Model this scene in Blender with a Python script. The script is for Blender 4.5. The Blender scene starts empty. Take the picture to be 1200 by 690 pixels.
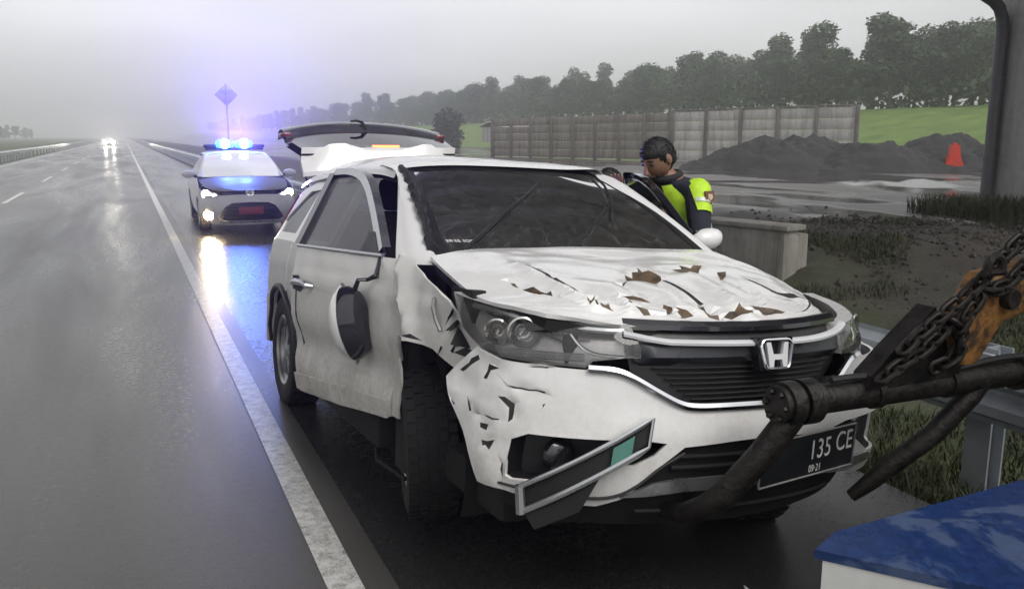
import bpy, bmesh, math, random
import numpy as np
from mathutils import Vector, Matrix, Euler, noise
from mathutils.geometry import delaunay_2d_cdt
R = math.radians
random.seed(7)
scene = bpy.context.scene
C = scene.collection

# ---------------------------------------------------------------- camera
cam_data = bpy.data.cameras.new('camera')
cam_data.sensor_width = 36.0
cam_data.lens = 30.0
cam_data.clip_start = 0.05
cam_data.clip_end = 6000.0
cam = bpy.data.objects.new('camera', cam_data)
C.objects.link(cam)
cam.location = (0.0, 0.0, 1.75)
cam.rotation_euler = (R(90 - 10.48), 0.0, R(-24.10))
scene.camera = cam

# ---------------------------------------------------------------- sky
SUN_EL, SUN_AZ = 48.0, 165.0      # azimuth measured from +Y towards +X
world = bpy.data.worlds.new('World')
scene.world = world
world.use_nodes = True
wn = world.node_tree
for n in list(wn.nodes):
    wn.nodes.remove(n)
w_out = wn.nodes.new('ShaderNodeOutputWorld')
w_bg = wn.nodes.new('ShaderNodeBackground')
w_sky = wn.nodes.new('ShaderNodeTexSky')
w_sky.sky_type = 'NISHITA'
w_sky.sun_disc = False
w_sky.sun_elevation = R(SUN_EL)
w_sky.sun_rotation = R(SUN_AZ)
w_sky.air_density = 1.0
w_sky.dust_density = 6.0
w_sky.ozone_density = 1.0
w_hsv = wn.nodes.new('ShaderNodeHueSaturation')       # thick overcast: the sky's colour is almost gone
w_hsv.inputs['Saturation'].default_value = 0.07
w_tc = wn.nodes.new('ShaderNodeTexCoord')
w_map = wn.nodes.new('ShaderNodeMapping')
w_map.inputs['Scale'].default_value = (1.0, 1.0, 3.5)
w_noi = wn.nodes.new('ShaderNodeTexNoise')
w_noi.inputs['Scale'].default_value = 1.6
w_noi.inputs['Detail'].default_value = 4.0
w_rmp = wn.nodes.new('ShaderNodeMapRange')
w_rmp.inputs['From Min'].default_value = 0.3
w_rmp.inputs['From Max'].default_value = 0.7
w_rmp.inputs['To Min'].default_value = 0.80
w_rmp.inputs['To Max'].default_value = 1.16
w_mul = wn.nodes.new('ShaderNodeMixRGB')
w_mul.blend_type = 'MULTIPLY'
w_mul.inputs['Fac'].default_value = 1.0
wn.links.new(w_tc.outputs['Generated'], w_map.inputs['Vector'])
wn.links.new(w_map.outputs['Vector'], w_noi.inputs['Vector'])
wn.links.new(w_noi.outputs['Fac'], w_rmp.inputs['Value'])
wn.links.new(w_sky.outputs['Color'], w_hsv.inputs['Color'])
w_gam = wn.nodes.new('ShaderNodeGamma')               # cloud evens the sky out
w_gam.inputs['Gamma'].default_value = 0.28
w_amp = wn.nodes.new('ShaderNodeMixRGB')
w_amp.blend_type = 'MULTIPLY'
w_amp.inputs['Fac'].default_value = 1.0
w_amp.inputs['Color2'].default_value = (3.6, 3.63, 3.68, 1)
wn.links.new(w_hsv.outputs['Color'], w_gam.inputs['Color'])
wn.links.new(w_gam.outputs['Color'], w_amp.inputs['Color1'])
wn.links.new(w_amp.outputs['Color'], w_mul.inputs['Color1'])
wn.links.new(w_rmp.outputs['Result'], w_mul.inputs['Color2'])
wn.links.new(w_mul.outputs['Color'], w_bg.inputs['Color'])
w_bg.inputs['Strength'].default_value = 0.10
wn.links.new(w_bg.outputs['Background'], w_out.inputs['Surface'])

sun_data = bpy.data.lights.new('sun', 'SUN')
sun_data.energy = 0.9
sun_data.angle = R(30)
sun_data.color = (1.0, 0.97, 0.93)
sun = bpy.data.objects.new('sun', sun_data)
C.objects.link(sun)
sun.rotation_euler = (R(90 - SUN_EL), 0.0, R(180 - SUN_AZ))

scene.view_settings.view_transform = 'Standard'
scene.view_settings.look = 'None'
scene.view_settings.exposure = 0.8
scene.view_settings.gamma = 1.0
scene.view_settings.use_curve_mapping = False
scene.cycles.use_denoising = True
scene.cycles.max_bounces = 7
scene.cycles.diffuse_bounces = 3
scene.cycles.glossy_bounces = 4
scene.cycles.transmission_bounces = 6
scene.cycles.transparent_max_bounces = 12
scene.cycles.volume_bounces = 2
scene.cycles.sample_clamp_indirect = 6.0
scene.cycles.caustics_reflective = False
scene.cycles.caustics_refractive = False

# ---------------------------------------------------------------- materials
MATS = {}
def nmat(name):
    m = bpy.data.materials.new(name)
    m.use_nodes = True
    MATS[name] = m
    nt = m.node_tree
    return m, nt, nt.nodes['Principled BSDF']
def setp(b, **k):
    for key, v in k.items():
        b.inputs[key].default_value = v
def ramp(nt, lo, hi, c0, c1, fac):
    r = nt.nodes.new('ShaderNodeValToRGB')
    r.color_ramp.elements[0].position = lo
    r.color_ramp.elements[1].position = hi
    r.color_ramp.elements[0].color = (*c0, 1) if len(c0) == 3 else c0
    r.color_ramp.elements[1].color = (*c1, 1) if len(c1) == 3 else c1
    nt.links.new(fac, r.inputs['Fac'])
    return r.outputs['Color']
def nz(nt, scale, detail=4, rough=0.55, vec=None, dist=0.0):
    n = nt.nodes.new('ShaderNodeTexNoise')
    n.inputs['Scale'].default_value = scale
    n.inputs['Detail'].default_value = detail
    n.inputs['Roughness'].default_value = rough
    n.inputs['Distortion'].default_value = dist
    if vec is not None:
        nt.links.new(vec, n.inputs['Vector'])
    return n.outputs['Fac']
def objvec(nt, scale=(1, 1, 1), world=False):
    m = nt.nodes.new('ShaderNodeMapping')
    m.inputs['Scale'].default_value = scale
    if world:
        g = nt.nodes.new('ShaderNodeNewGeometry')
        nt.links.new(g.outputs['Position'], m.inputs['Vector'])
    else:
        t = nt.nodes.new('ShaderNodeTexCoord')
        nt.links.new(t.outputs['Object'], m.inputs['Vector'])
    return m.outputs['Vector']
def mixc(nt, fac, a, b, mode='MIX'):
    m = nt.nodes.new('ShaderNodeMixRGB')
    m.blend_type = mode
    for sock, v in ((m.inputs['Fac'], fac), (m.inputs['Color1'], a), (m.inputs['Color2'], b)):
        if isinstance(v, bpy.types.NodeSocket):
            nt.links.new(v, sock)
        elif isinstance(v, (int, float)):
            sock.default_value = v if sock.type == 'VALUE' else (v, v, v, 1)
        else:
            sock.default_value = (*v, 1)
    return m.outputs['Color']
def maprange(nt, val, a, b, c, d):
    m = nt.nodes.new('ShaderNodeMapRange')
    nt.links.new(val, m.inputs['Value'])
    for k, v in zip(('From Min', 'From Max', 'To Min', 'To Max'), (a, b, c, d)):
        m.inputs[k].default_value = v
    return m.outputs['Result']
def bump(nt, b, height, strength, dist=0.01):
    n = nt.nodes.new('ShaderNodeBump')
    n.inputs['Strength'].default_value = strength
    n.inputs['Distance'].default_value = dist
    nt.links.new(height, n.inputs['Height'])
    nt.links.new(n.outputs['Normal'], b.inputs['Normal'])
    return n
def simple(name, col, rough=0.5, metal=0.0, var=0.25, scale=8.0, bmp=0.0, bscale=40.0, coat=0.0, spec=0.5):
    """plain painted, plastic, metal or cloth surface with a little grain and wear"""
    m, nt, b = nmat(name)
    v = objvec(nt)
    f = nz(nt, scale, 5, 0.6, v)
    c0 = tuple(x * (1 - var) for x in col)
    c1 = tuple(min(1, x * (1 + var * 0.6)) for x in col)
    nt.links.new(ramp(nt, 0.3, 0.7, c0, c1, f), b.inputs['Base Color'])
    nt.links.new(maprange(nt, f, 0.25, 0.75, max(0.02, rough - 0.08), min(1, rough + 0.1)), b.inputs['Roughness'])
    setp(b, Metallic=metal)
    b.inputs['Coat Weight'].default_value = coat
    b.inputs['Specular IOR Level'].default_value = spec
    if bmp:
        bump(nt, b, nz(nt, bscale, 4, 0.6, v), bmp)
    return m
def emit(name, col, strength):
    m, nt, b = nmat(name)
    setp(b, **{'Base Color': (*[min(1, c) for c in col], 1), 'Emission Color': (*col, 1), 'Emission Strength': strength, 'Roughness': 0.3})
    return m
def glass(name, tint=(0.5, 0.55, 0.55), refl=1.0, rough=0.02, dirt=0.0, ior=1.5, crack=0.0):
    """thin sheet glass: tinted see-through plus the mirror reflection that grows to grazing angles"""
    m = bpy.data.materials.new(name)
    m.use_nodes = True
    MATS[name] = m
    nt = m.node_tree
    nt.nodes.remove(nt.nodes['Principled BSDF'])
    o = nt.nodes['Material Output']
    tr = nt.nodes.new('ShaderNodeBsdfTransparent')
    tr.inputs['Color'].default_value = (*tint, 1)
    gl = nt.nodes.new('ShaderNodeBsdfGlossy')
    gl.inputs['Roughness'].default_value = rough
    gl.inputs['Color'].default_value = (refl, refl, refl, 1)
    fr = nt.nodes.new('ShaderNodeFresnel')
    fr.inputs['IOR'].default_value = ior
    mx = nt.nodes.new('ShaderNodeMixShader')
    nt.links.new(fr.outputs['Fac'], mx.inputs['Fac'])
    nt.links.new(tr.outputs['BSDF'], mx.inputs[1])
    nt.links.new(gl.outputs['BSDF'], mx.inputs[2])
    last = mx
    if dirt:
        df = nt.nodes.new('ShaderNodeBsdfDiffuse')
        df.inputs['Color'].default_value = (0.33, 0.32, 0.31, 1)
        v = objvec(nt, (1, 1, 0.35))
        f = nz(nt, 22, 6, 0.7, v)
        mx2 = nt.nodes.new('ShaderNodeMixShader')
        fac = maprange(nt, f, 0.35, 0.75, dirt * 0.25, dirt)
        if crack:                                        # crazed, starred laminated glass in patches
            vo = nt.nodes.new('ShaderNodeTexVoronoi')
            vo.feature = 'DISTANCE_TO_EDGE'
            vo.inputs['Scale'].default_value = 11.0
            wv_ = objvec(nt)
            nt.links.new(mixc(nt, .12, wv_, nz(nt, 9, 3, .6, wv_)), vo.inputs['Vector'])
            ln_ = maprange(nt, vo.outputs['Distance'], 0.0, 0.035, crack, 0.0)
            wh = maprange(nt, nz(nt, 2.6, 3, .6, wv_), 0.44, 0.60, 0.0, 1.0)
            mm = nt.nodes.new('ShaderNodeMath'); mm.operation = 'MULTIPLY'
            nt.links.new(ln_, mm.inputs[0]); nt.links.new(wh, mm.inputs[1])
            ad = nt.nodes.new('ShaderNodeMath'); ad.operation = 'ADD'
            nt.links.new(mm.outputs[0], ad.inputs[0]); nt.links.new(fac, ad.inputs[1])
            fac = ad.outputs[0]
        nt.links.new(fac, mx2.inputs['Fac'])
        nt.links.new(mx.outputs['Shader'], mx2.inputs[1])
        nt.links.new(df.outputs['BSDF'], mx2.inputs[2])
        last = mx2
    nt.links.new(last.outputs['Shader'], o.inputs['Surface'])
    return m

# ---------------------------------------------------------------- mesh helpers
def link(o, parent=None):
    C.objects.link(o)
    if parent is not None:
        o.parent = parent
    return o
def tag(o, label=None, cat=None, group=None, kind=None):
    for k, v in (('label', label), ('category', cat), ('group', group), ('kind', kind)):
        if v:
            o[k] = v
    return o
def thing(name, label, cat, loc=(0, 0, 0), rot=(0, 0, 0), group=None):
    o = bpy.data.objects.new(name, None)
    C.objects.link(o)
    o.empty_display_size = 0.2
    o.location = loc
    o.rotation_euler = rot
    return tag(o, label, cat, group)
def raw(name, verts, faces, mat, parent=None, smooth=None, mats=None, fmat=None, sharp=35):
    me = bpy.data.meshes.new(name)
    me.from_pydata([tuple(map(float, v)) for v in verts], [], faces)
    for mm in (mats or [mat]):
        me.materials.append(MATS[mm])
    if fmat is not None:
        me.polygons.foreach_set('material_index', fmat)
    me.update()
    if smooth is None or smooth:
        me.polygons.foreach_set('use_smooth', [True] * len(me.polygons))
        me.set_sharp_from_angle(angle=R(sharp))
    o = bpy.data.objects.new(name, me)
    return link(o, parent)
def copy_tree(o, parent=None):
    c = o.copy()
    C.objects.link(c)
    c.parent = parent
    for ch in list(o.children):
        copy_tree(ch, c)
    return c

class MB:
    """collects pieces of ONE part"""
    def __init__(s):
        s.v, s.f = [], []
    def add(s, vs, fs):
        k = len(s.v)
        s.v += [Vector(v) for v in vs]
        s.f += [tuple(i + k for i in f) for f in fs]
        return s
    def box(s, c, d, rot=None, taper=1.0, bev=0.0):
        x, y, z = d[0] / 2, d[1] / 2, d[2] / 2
        m = Euler(rot).to_matrix() if rot else Matrix.Identity(3)
        c = Vector(c)
        if bev <= 0:
            vs = [(-x, -y, -z), (x, -y, -z), (x, y, -z), (-x, y, -z)] + [(a * taper, b * taper, z) for a, b in ((-x, -y), (x, -y), (x, y), (-x, y))]
            fs = [(3, 2, 1, 0), (4, 5, 6, 7), (0, 1, 5, 4), (1, 2, 6, 5), (2, 3, 7, 6), (3, 0, 4, 7)]
        else:
            b = min(bev, x * .9, y * .9, z * .9)
            bm = bmesh.new()
            bmesh.ops.create_cube(bm, size=1)
            for v in bm.verts:
                t = taper if v.co.z > 0 else 1
                v.co = Vector((v.co.x * 2 * x * t, v.co.y * 2 * y * t, v.co.z * 2 * z))
            bmesh.ops.bevel(bm, geom=bm.edges[:], offset=b, segments=2, affect='EDGES', profile=0.5)
            bm.verts.index_update()
            vs = [v.co.copy() for v in bm.verts]
            fs = [tuple(v.index for v in f.verts) for f in bm.faces]
            bm.free()
        return s.add([m @ Vector(v) + c for v in vs], fs)
    def tube(s, pts, rad, n=10, cap=True, closed=False):
        pts = [Vector(p) for p in pts]
        rs = rad if isinstance(rad, (list, tuple)) else [rad] * len(pts)
        up = None
        rings = []
        for i, p in enumerate(pts):
            if closed:
                t = pts[(i + 1) % len(pts)] - pts[i - 1]
            else:
                t = pts[min(i + 1, len(pts) - 1)] - pts[max(i - 1, 0)]
            t.normalize()
            if up is None:
                up = Vector((0, 0, 1)) if abs(t.z) < 0.9 else Vector((1, 0, 0))
            a = t.cross(up).normalized()
            up = a.cross(t).normalized()
            rings.append([p + (a * math.cos(2 * math.pi * k / n) + up * math.sin(2 * math.pi * k / n)) * rs[i] for k in range(n)])
        vs = [v for r in rings for v in r]
        fs = []
        m = len(rings)
        for i in range(m if closed else m - 1):
            for k in range(n):
                a, b = i * n + k, i * n + (k + 1) % n
                c, d = ((i + 1) % m) * n + (k + 1) % n, ((i + 1) % m) * n + k
                fs.append((a, b, c, d))
        if cap and not closed:
            fs.append(tuple(range(n - 1, -1, -1)))
            fs.append(tuple((m - 1) * n + k for k in range(n)))
        return s.add(vs, fs)
    def lathe(s, prof, n=24, mat=None):
        """profile of (radius, height) round +Z, then placed by mat"""
        mat = mat or Matrix.Identity(4)
        vs, fs = [], []
        for r, h in prof:
            for k in range(n):
                a = 2 * math.pi * k / n
                vs.append(mat @ Vector((r * math.cos(a), r * math.sin(a), h)))
        for i in range(len(prof) - 1):
            for k in range(n):
                fs.append((i * n + k, i * n + (k + 1) % n, (i + 1) * n + (k + 1) % n, (i + 1) * n + k))
        return s.add(vs, fs)
    def prism(s, poly, h0, h1, mat=None):
        mat = mat or Matrix.Identity(4)
        n = len(poly)
        vs = [mat @ Vector((x, y, h0)) for x, y in poly] + [mat @ Vector((x, y, h1)) for x, y in poly]
        fs = [tuple(range(n - 1, -1, -1)), tuple(range(n, 2 * n))] + [(i, (i + 1) % n, n + (i + 1) % n, n + i) for i in range(n)]
        return s.add(vs, fs)
    def grid(s, rows, flip=False, closed=False):
        n = len(rows[0])
        vs = [p for r in rows for p in r]
        fs = []
        for i in range(len(rows) - 1):
            for k in range(n if closed else n - 1):
                q = (i * n + k, i * n + (k + 1) % n, (i + 1) * n + (k + 1) % n, (i + 1) * n + k)
                fs.append(q[::-1] if flip else q)
        return s.add(vs, fs)
    def xf(s, m):
        s.v = [m @ v for v in s.v]
        return s
    def build(s, name, mat, parent=None, smooth=True, sharp=35):
        return raw(name, s.v, s.f, mat, parent, smooth, sharp=sharp)

def cr(pts, n):
    """Catmull-Rom through pts, n samples"""
    P = np.array([tuple(p) for p in pts], float)
    m = len(P)
    t = np.linspace(0, m - 1, n)
    i = np.clip(t.astype(int), 0, m - 2)
    f = (t - i)[:, None]
    p1, p2 = P[i], P[i + 1]
    p0 = np.where((i > 0)[:, None], P[np.maximum(i - 1, 0)], 2 * p1 - p2)
    p3 = np.where((i < m - 2)[:, None], P[np.minimum(i + 2, m - 1)], 2 * p2 - p1)
    return 0.5 * (2 * p1 + (p2 - p0) * f + (2 * p0 - 5 * p1 + 4 * p2 - p3) * f ** 2 + (3 * p1 - p0 - 3 * p2 + p3) * f ** 3)
def patch(rows, nu, nv):
    A = np.array([cr(r, nu) for r in rows])
    out = np.array([cr(A[:, k], nv) for k in range(nu)])
    return [[Vector(out[k, j]) for k in range(nu)] for j in range(nv)]
def inpoly(x, y, poly):
    c = False
    j = len(poly) - 1
    for i in range(len(poly)):
        xi, yi = poly[i]
        xj, yj = poly[j]
        if (yi > y) != (yj > y) and x < (xj - xi) * (y - yi) / (yj - yi) + xi:
            c = not c
        j = i
    return c
def densify(poly, res, closed=True):
    out = []
    n = len(poly)
    for i in range(n if closed else n - 1):
        a, b = poly[i], poly[(i + 1) % n]
        k = max(1, int(math.hypot(b[0] - a[0], b[1] - a[1]) / res))
        for j in range(k):
            out.append((a[0] + (b[0] - a[0]) * j / k, a[1] + (b[1] - a[1]) * j / k))
    return out
def panel(name, outline, fn, mats, parent=None, holes=(), inlays=(), res=0.04, thick=0.0, flip=False, nrm=None, sharp=50):
    """sheet cut out of a curved surface: outline, holes and coloured inlays in the surface's own 2-D coordinates,
    fn(a, b, inlay) gives the 3-D point; thick adds a real edge"""
    loops = [densify(outline, res)] + [densify(h, res) for h in holes] + [densify(p, res) for p, _ in inlays]
    vs, es = [], []
    for lp in loops:
        k = len(vs)
        vs += [Vector(p) for p in lp]
        es += [(k + i, k + (i + 1) % len(lp)) for i in range(len(lp))]
    bx = [min(p[0] for p in outline), max(p[0] for p in outline), min(p[1] for p in outline), max(p[1] for p in outline)]
    B = np.array([tuple(v) for v in vs])
    y = bx[2] + res / 2
    row = 0
    while y < bx[3]:
        x = bx[0] + res / 2 + (row % 2) * res / 2
        while x < bx[1]:
            if inpoly(x, y, outline) and np.min((B[:, 0] - x) ** 2 + (B[:, 1] - y) ** 2) > (0.45 * res) ** 2:
                vs.append(Vector((x, y)))
            x += res
        y += res * 0.87
        row += 1
    V, E, F, *_ = delaunay_2d_cdt(vs, es, [], 0, 1e-6)
    tris, fm, used = [], [], {}
    for f in F:
        cx = sum(V[i][0] for i in f) / len(f)
        cy = sum(V[i][1] for i in f) / len(f)
        if not inpoly(cx, cy, outline) or any(inpoly(cx, cy, h) for h in holes):
            continue
        m = 0
        for p, mi in inlays:
            if inpoly(cx, cy, p):
                m = mi
        tris.append(tuple(f[::-1]) if flip else tuple(f))
        fm.append(m)
    keep = sorted({i for f in tris for i in f})
    ix = {k: j for j, k in enumerate(keep)}
    P = [Vector(fn(V[k][0], V[k][1])) for k in keep]
    tris = [tuple(ix[i] for i in f) for f in tris]
    if thick:
        N = [Vector() for _ in P]
        cnt = {}
        for f in tris:
            n = (P[f[1]] - P[f[0]]).cross(P[f[2]] - P[f[0]])
            for i in f:
                N[i] += n
            for a, b in ((f[0], f[1]), (f[1], f[2]), (f[2], f[0])):
                cnt[(a, b)] = 1
        n0 = len(P)
        back = [p - (N[i].normalized() if N[i].length else Vector()) * thick for i, p in enumerate(P)]
        bt = [tuple(i + n0 for i in f[::-1]) for f in tris]
        allv = P + back
        rim = []
        for (a, b) in cnt:
            if (b, a) not in cnt:
                k = len(allv)
                allv += [P[a], P[b], back[b], back[a]]
                rim.append((k + 1, k, k + 3, k + 2))
        return raw(name, allv, tris + bt + rim, None, parent, True, mats, fm + [0 if len(mats) < 2 else fm[0] * 0] * len(bt) + [0] * len(rim), sharp)
    return raw(name, P, tris, None, parent, True, mats, fm, sharp)
def text_mesh(name, s, size, mat, parent, loc, rot, extrude=0.002, spacing=1.0, align='CENTER', sx=1.0):
    cu = bpy.data.curves.new(name, 'FONT')
    cu.body = s
    cu.size = size
    cu.extrude = extrude
    cu.align_x = align
    cu.align_y = 'CENTER'
    cu.space_character = spacing
    t = bpy.data.objects.new(name, cu)
    C.objects.link(t)
    dg = bpy.context.evaluated_depsgraph_get()
    me = bpy.data.meshes.new_from_object(t.evaluated_get(dg))
    bpy.data.objects.remove(t)
    for v in me.vertices:
        v.co.x *= sx
    me.materials.clear()
    me.materials.append(MATS[mat])
    o = bpy.data.objects.new(name, me)
    link(o, parent)
    if isinstance(rot, Matrix):
        o.matrix_local = Matrix.Translation(loc) @ rot.to_4x4()
    else:
        o.location = loc
        o.rotation_euler = rot
    return o
def lerp(a, b, t):
    return a + (b - a) * t
def sstep(a, b, x):
    t = max(0.0, min(1.0, (x - a) / (b - a)))
    return t * t * (3 - 2 * t)
# ================================================================ MATERIALS OF THE PLACE
def asphalt(name, base, wet, seed=0.0):
    m, nt, b = nmat(name)
    v = objvec(nt, (1, 1, 1), True)
    fine = nz(nt, 110, 3, 0.7, v)
    mid = nz(nt, 24, 5, 0.65, v)
    vs = objvec(nt, (0.55, 0.07, 1), True)
    big = nz(nt, 1.3, 4, 0.55, vs, 0.6)
    c = mixc(nt, maprange(nt, fine, 0.3, 0.7, 0, 1), tuple(x * 0.7 for x in base), tuple(x * 1.35 for x in base))
    c = mixc(nt, maprange(nt, big, 0.3, 0.7, 0.0, 0.5), c, tuple(x * 0.62 for x in base))
    nt.links.new(c, b.inputs['Base Color'])
    r = nt.nodes.new('ShaderNodeMath')
    r.operation = 'ADD'
    nt.links.new(maprange(nt, big, 0.35, 0.68, wet[1], wet[0]), r.inputs[0])
    nt.links.new(maprange(nt, mid, 0.3, 0.7, -0.05, 0.05), r.inputs[1])
    nt.links.new(r.outputs[0], b.inputs['Roughness'])
    b.inputs['Specular IOR Level'].default_value = 0.5
    h = mixc(nt, 0.35, fine, mid)
    bump(nt, b, h, 0.5, 0.005)
    return m
asphalt('wet_asphalt', (0.078, 0.074, 0.069), (0.18, 0.40))
asphalt('wet_shoulder_asphalt', (0.036, 0.035, 0.036), (0.16, 0.30))
m, nt, b = nmat('road_paint')
v = objvec(nt, (1, 1, 1), True)
f1 = nz(nt, 14, 6, 0.75, v)
f2 = nz(nt, 120, 3, 0.7, v)
wear = mixc(nt, 0.4, f1, f2)
nt.links.new(ramp(nt, 0.36, 0.56, (0.16, 0.155, 0.15), (0.62, 0.61, 0.58), wear), b.inputs['Base Color'])
setp(b, Roughness=0.32)
bump(nt, b, f2, 0.3, 0.003)

m, nt, b = nmat('earth_and_grass')          # verge, muddy yard and the far field, by where they lie
g = nt.nodes.new('ShaderNodeNewGeometry')
sx = nt.nodes.new('ShaderNodeSeparateXYZ')
nt.links.new(g.outputs['Position'], sx.inputs[0])
v = g.outputs['Position']
n1 = nz(nt, 0.35, 5, 0.6, v, 0.4)
n2 = nz(nt, 3.0, 6, 0.65, v)
n3 = nz(nt, 26, 4, 0.7, v)
mudc = ramp(nt, 0.3, 0.7, (0.020, 0.017, 0.014), (0.075, 0.064, 0.054), mixc(nt, 0.45, n2, n3))
grassc = ramp(nt, 0.3, 0.7, (0.022, 0.036, 0.012), (0.085, 0.10, 0.035), mixc(nt, 0.5, n2, n3))
fieldc = ramp(nt, 0.35, 0.65, (0.075, 0.13, 0.022), (0.13, 0.19, 0.035), n1)
def add2(a, bb, k):
    q = nt.nodes.new('ShaderNodeMath'); q.operation = 'MULTIPLY_ADD'
    nt.links.new(bb, q.inputs[0]); q.inputs[1].default_value = k
    nt.links.new(a, q.inputs[2])
    return q.outputs[0]
xg = add2(sx.outputs['X'], n1, 3.0)
fm = maprange(nt, xg, 8.2, 11.2, 0, 1)                 # verge -> mud
gr = mixc(nt, fm, mixc(nt, maprange(nt, n1, 0.42, 0.58, 0, 0.55), grassc, mudc), mudc)
ff = maprange(nt, xg, 51, 56, 0, 1)                    # mud -> green field on the rise
col = mixc(nt, ff, gr, fieldc)
lf = maprange(nt, sx.outputs['X'], -11, -9, 1, 0)
col = mixc(nt, lf, col, grassc)
nt.links.new(col, b.inputs['Base Color'])
vv = objvec(nt, (0.42, 0.16, 1), True)
pud = maprange(nt, nz(nt, 0.55, 3, 0.5, vv, 0.5), 0.44, 0.54, 0.42, 0.07)   # standing water in the yard
yard = nt.nodes.new('ShaderNodeMath'); yard.operation = 'MULTIPLY'
nt.links.new(maprange(nt, sx.outputs['X'], 11.5, 13.5, 0, 1), yard.inputs[0])
nt.links.new(maprange(nt, sx.outputs['X'], 46, 50, 1, 0), yard.inputs[1])
rr = nt.nodes.new('ShaderNodeMix'); rr.data_type = 'FLOAT'
nt.links.new(yard.outputs[0], rr.inputs['Factor'])
rr.inputs[2].default_value = 0.9
nt.links.new(pud, rr.inputs[3])
nt.links.new(rr.outputs[0], b.inputs['Roughness'])
bn = bump(nt, b, n3, 0.6, 0.03)
bs = nt.nodes.new('ShaderNodeMath'); bs.operation = 'MULTIPLY'
nt.links.new(maprange(nt, rr.outputs[0], 0.15, 0.7, 0.03, 0.8), bs.inputs[0]); bs.inputs[1].default_value = 1.0
nt.links.new(bs.outputs[0], bn.inputs['Strength'])

simple('galvanized', (0.40, 0.43, 0.46), 0.38, 0.4, 0.2, 5, 0.05, 30)
simple('concrete_grey', (0.27, 0.26, 0.24), 0.8, 0, 0.3, 3, 0.3, 60)
def stained(name, c0, c1, stain, rough=0.75):
    m, nt, b = nmat(name)
    v = objvec(nt, (1, 1, 1), True)
    vs = objvec(nt, (1, 1, 0.09), True)
    f = nz(nt, 5, 6, 0.65, v)
    s = nz(nt, 3.2, 5, 0.7, vs)
    c = ramp(nt, 0.3, 0.7, c0, c1, f)
    c = mixc(nt, maprange(nt, s, 0.45, 0.68, 0, 0.75), c, stain)
    nt.links.new(c, b.inputs['Base Color'])
    setp(b, Roughness=rough)
    bump(nt, b, nz(nt, 45, 4, 0.6, v), 0.3, 0.006)
    return m
stained('wall_brown', (0.17, 0.15, 0.13), (0.28, 0.25, 0.22), (0.075, 0.062, 0.05))
stained('wall_pale', (0.36, 0.35, 0.33), (0.48, 0.465, 0.44), (0.17, 0.155, 0.135))
stained('wall_post', (0.11, 0.10, 0.09), (0.19, 0.175, 0.16), (0.07, 0.06, 0.05))
stained('headwall_concrete', (0.21, 0.20, 0.175), (0.31, 0.295, 0.26), (0.10, 0.085, 0.065))
stained('pier_concrete', (0.32, 0.315, 0.30), (0.42, 0.41, 0.39), (0.24, 0.23, 0.21))
simple('pipe_plastic', (0.10, 0.10, 0.108), 0.42, 0, 0.25, 6)
simple('gravel_dark', (0.022, 0.021, 0.022), 0.8, 0, 0.5, 9, 1.0, 18)
simple('barrier_red', (0.55, 0.045, 0.025), 0.42, 0, 0.2, 4)
simple('barrier_cream', (0.62, 0.50, 0.38), 0.5, 0, 0.2, 4)
simple('bark', (0.055, 0.045, 0.036), 0.9, 0, 0.35, 6, 0.4, 20)
simple('sign_back', (0.42, 0.43, 0.45), 0.5, 0.5, 0.15, 3)  # tone raised to put some of the distance haze into the colour
simple('roof_sheet_white', (0.75, 0.75, 0.75), 0.5, 0, 0.1, 2)
def foliage(name, a, bcol):
    m, nt, b = nmat(name)
    v = objvec(nt, (1, 1, 1), True)
    f = nz(nt, 0.6, 4, 0.7, v)
    nt.links.new(ramp(nt, 0.3, 0.7, a, bcol, f), b.inputs['Base Color'])
    setp(b, Roughness=0.6)
    b.inputs['Specular IOR Level'].default_value = 0.25
    return m
foliage('leaf_dark', (0.016, 0.036, 0.012), (0.048, 0.080, 0.028))
foliage('leaf_mid', (0.026, 0.050, 0.016), (0.068, 0.105, 0.036))
foliage('leaf_dense', (0.013, 0.020, 0.010), (0.030, 0.042, 0.020))
foliage('grass_blade', (0.018, 0.026, 0.009), (0.058, 0.062, 0.026))
foliage('dry_weed', (0.07, 0.06, 0.03), (0.15, 0.13, 0.07))

# ================================================================ GROUND, ROAD
def hgt(x, y):
    if x < 3.45:
        if x > -7.9:
            return -0.06
        return -0.10 + 0.05 * noise.noise(Vector((x * .2, y * .1, 0)))
    h = -0.06 - 0.20 * sstep(4.4, 6.4, x) * (1 - sstep(6.9, 9.0, x))
    bank = math.exp(-(((x - 10.6) / 2.2) ** 2 + ((y - 9.3) / 2.6) ** 2)) * 0.42
    bank += math.exp(-(((x - 13.2) / 1.6) ** 2 + ((y - 11.5) / 3.5) ** 2)) * 0.25
    h += bank
    n = noise.fractal(Vector((x * .55, y * .55, 0)), 1.0, 2.0, 4)
    rough = 0.16 * sstep(4.6, 6.5, x) * (1 - sstep(13.5, 15.5, x)) * (1 - sstep(20, 40, y))
    rough += 0.02 * (1 - sstep(46, 52, x)) * sstep(13.5, 16, x)
    h += n * rough
    h += 5.6 * sstep(50, 96, x) + 0.03 * max(0, x - 96) + 0.25 * n * sstep(50, 60, x)
    # dark spoil ridge across the yard
    h += 0.32 * math.exp(-((x * 0.68 + y * 0.73 - 35.5) / 1.5) ** 2) * sstep(24, 27, x) * (1 - sstep(36, 40, x)) * (0.6 + 0.8 * abs(n))
    return h
xs = list(np.concatenate([[-900, -400, -150, -60, -25, -14, -9.5, -7.9, -7.3, 3.3, 3.45], np.arange(3.8, 16, .22), np.arange(16, 60, .9), np.arange(60, 130, 6), [150, 220, 400, 900, 1600]]))
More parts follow.
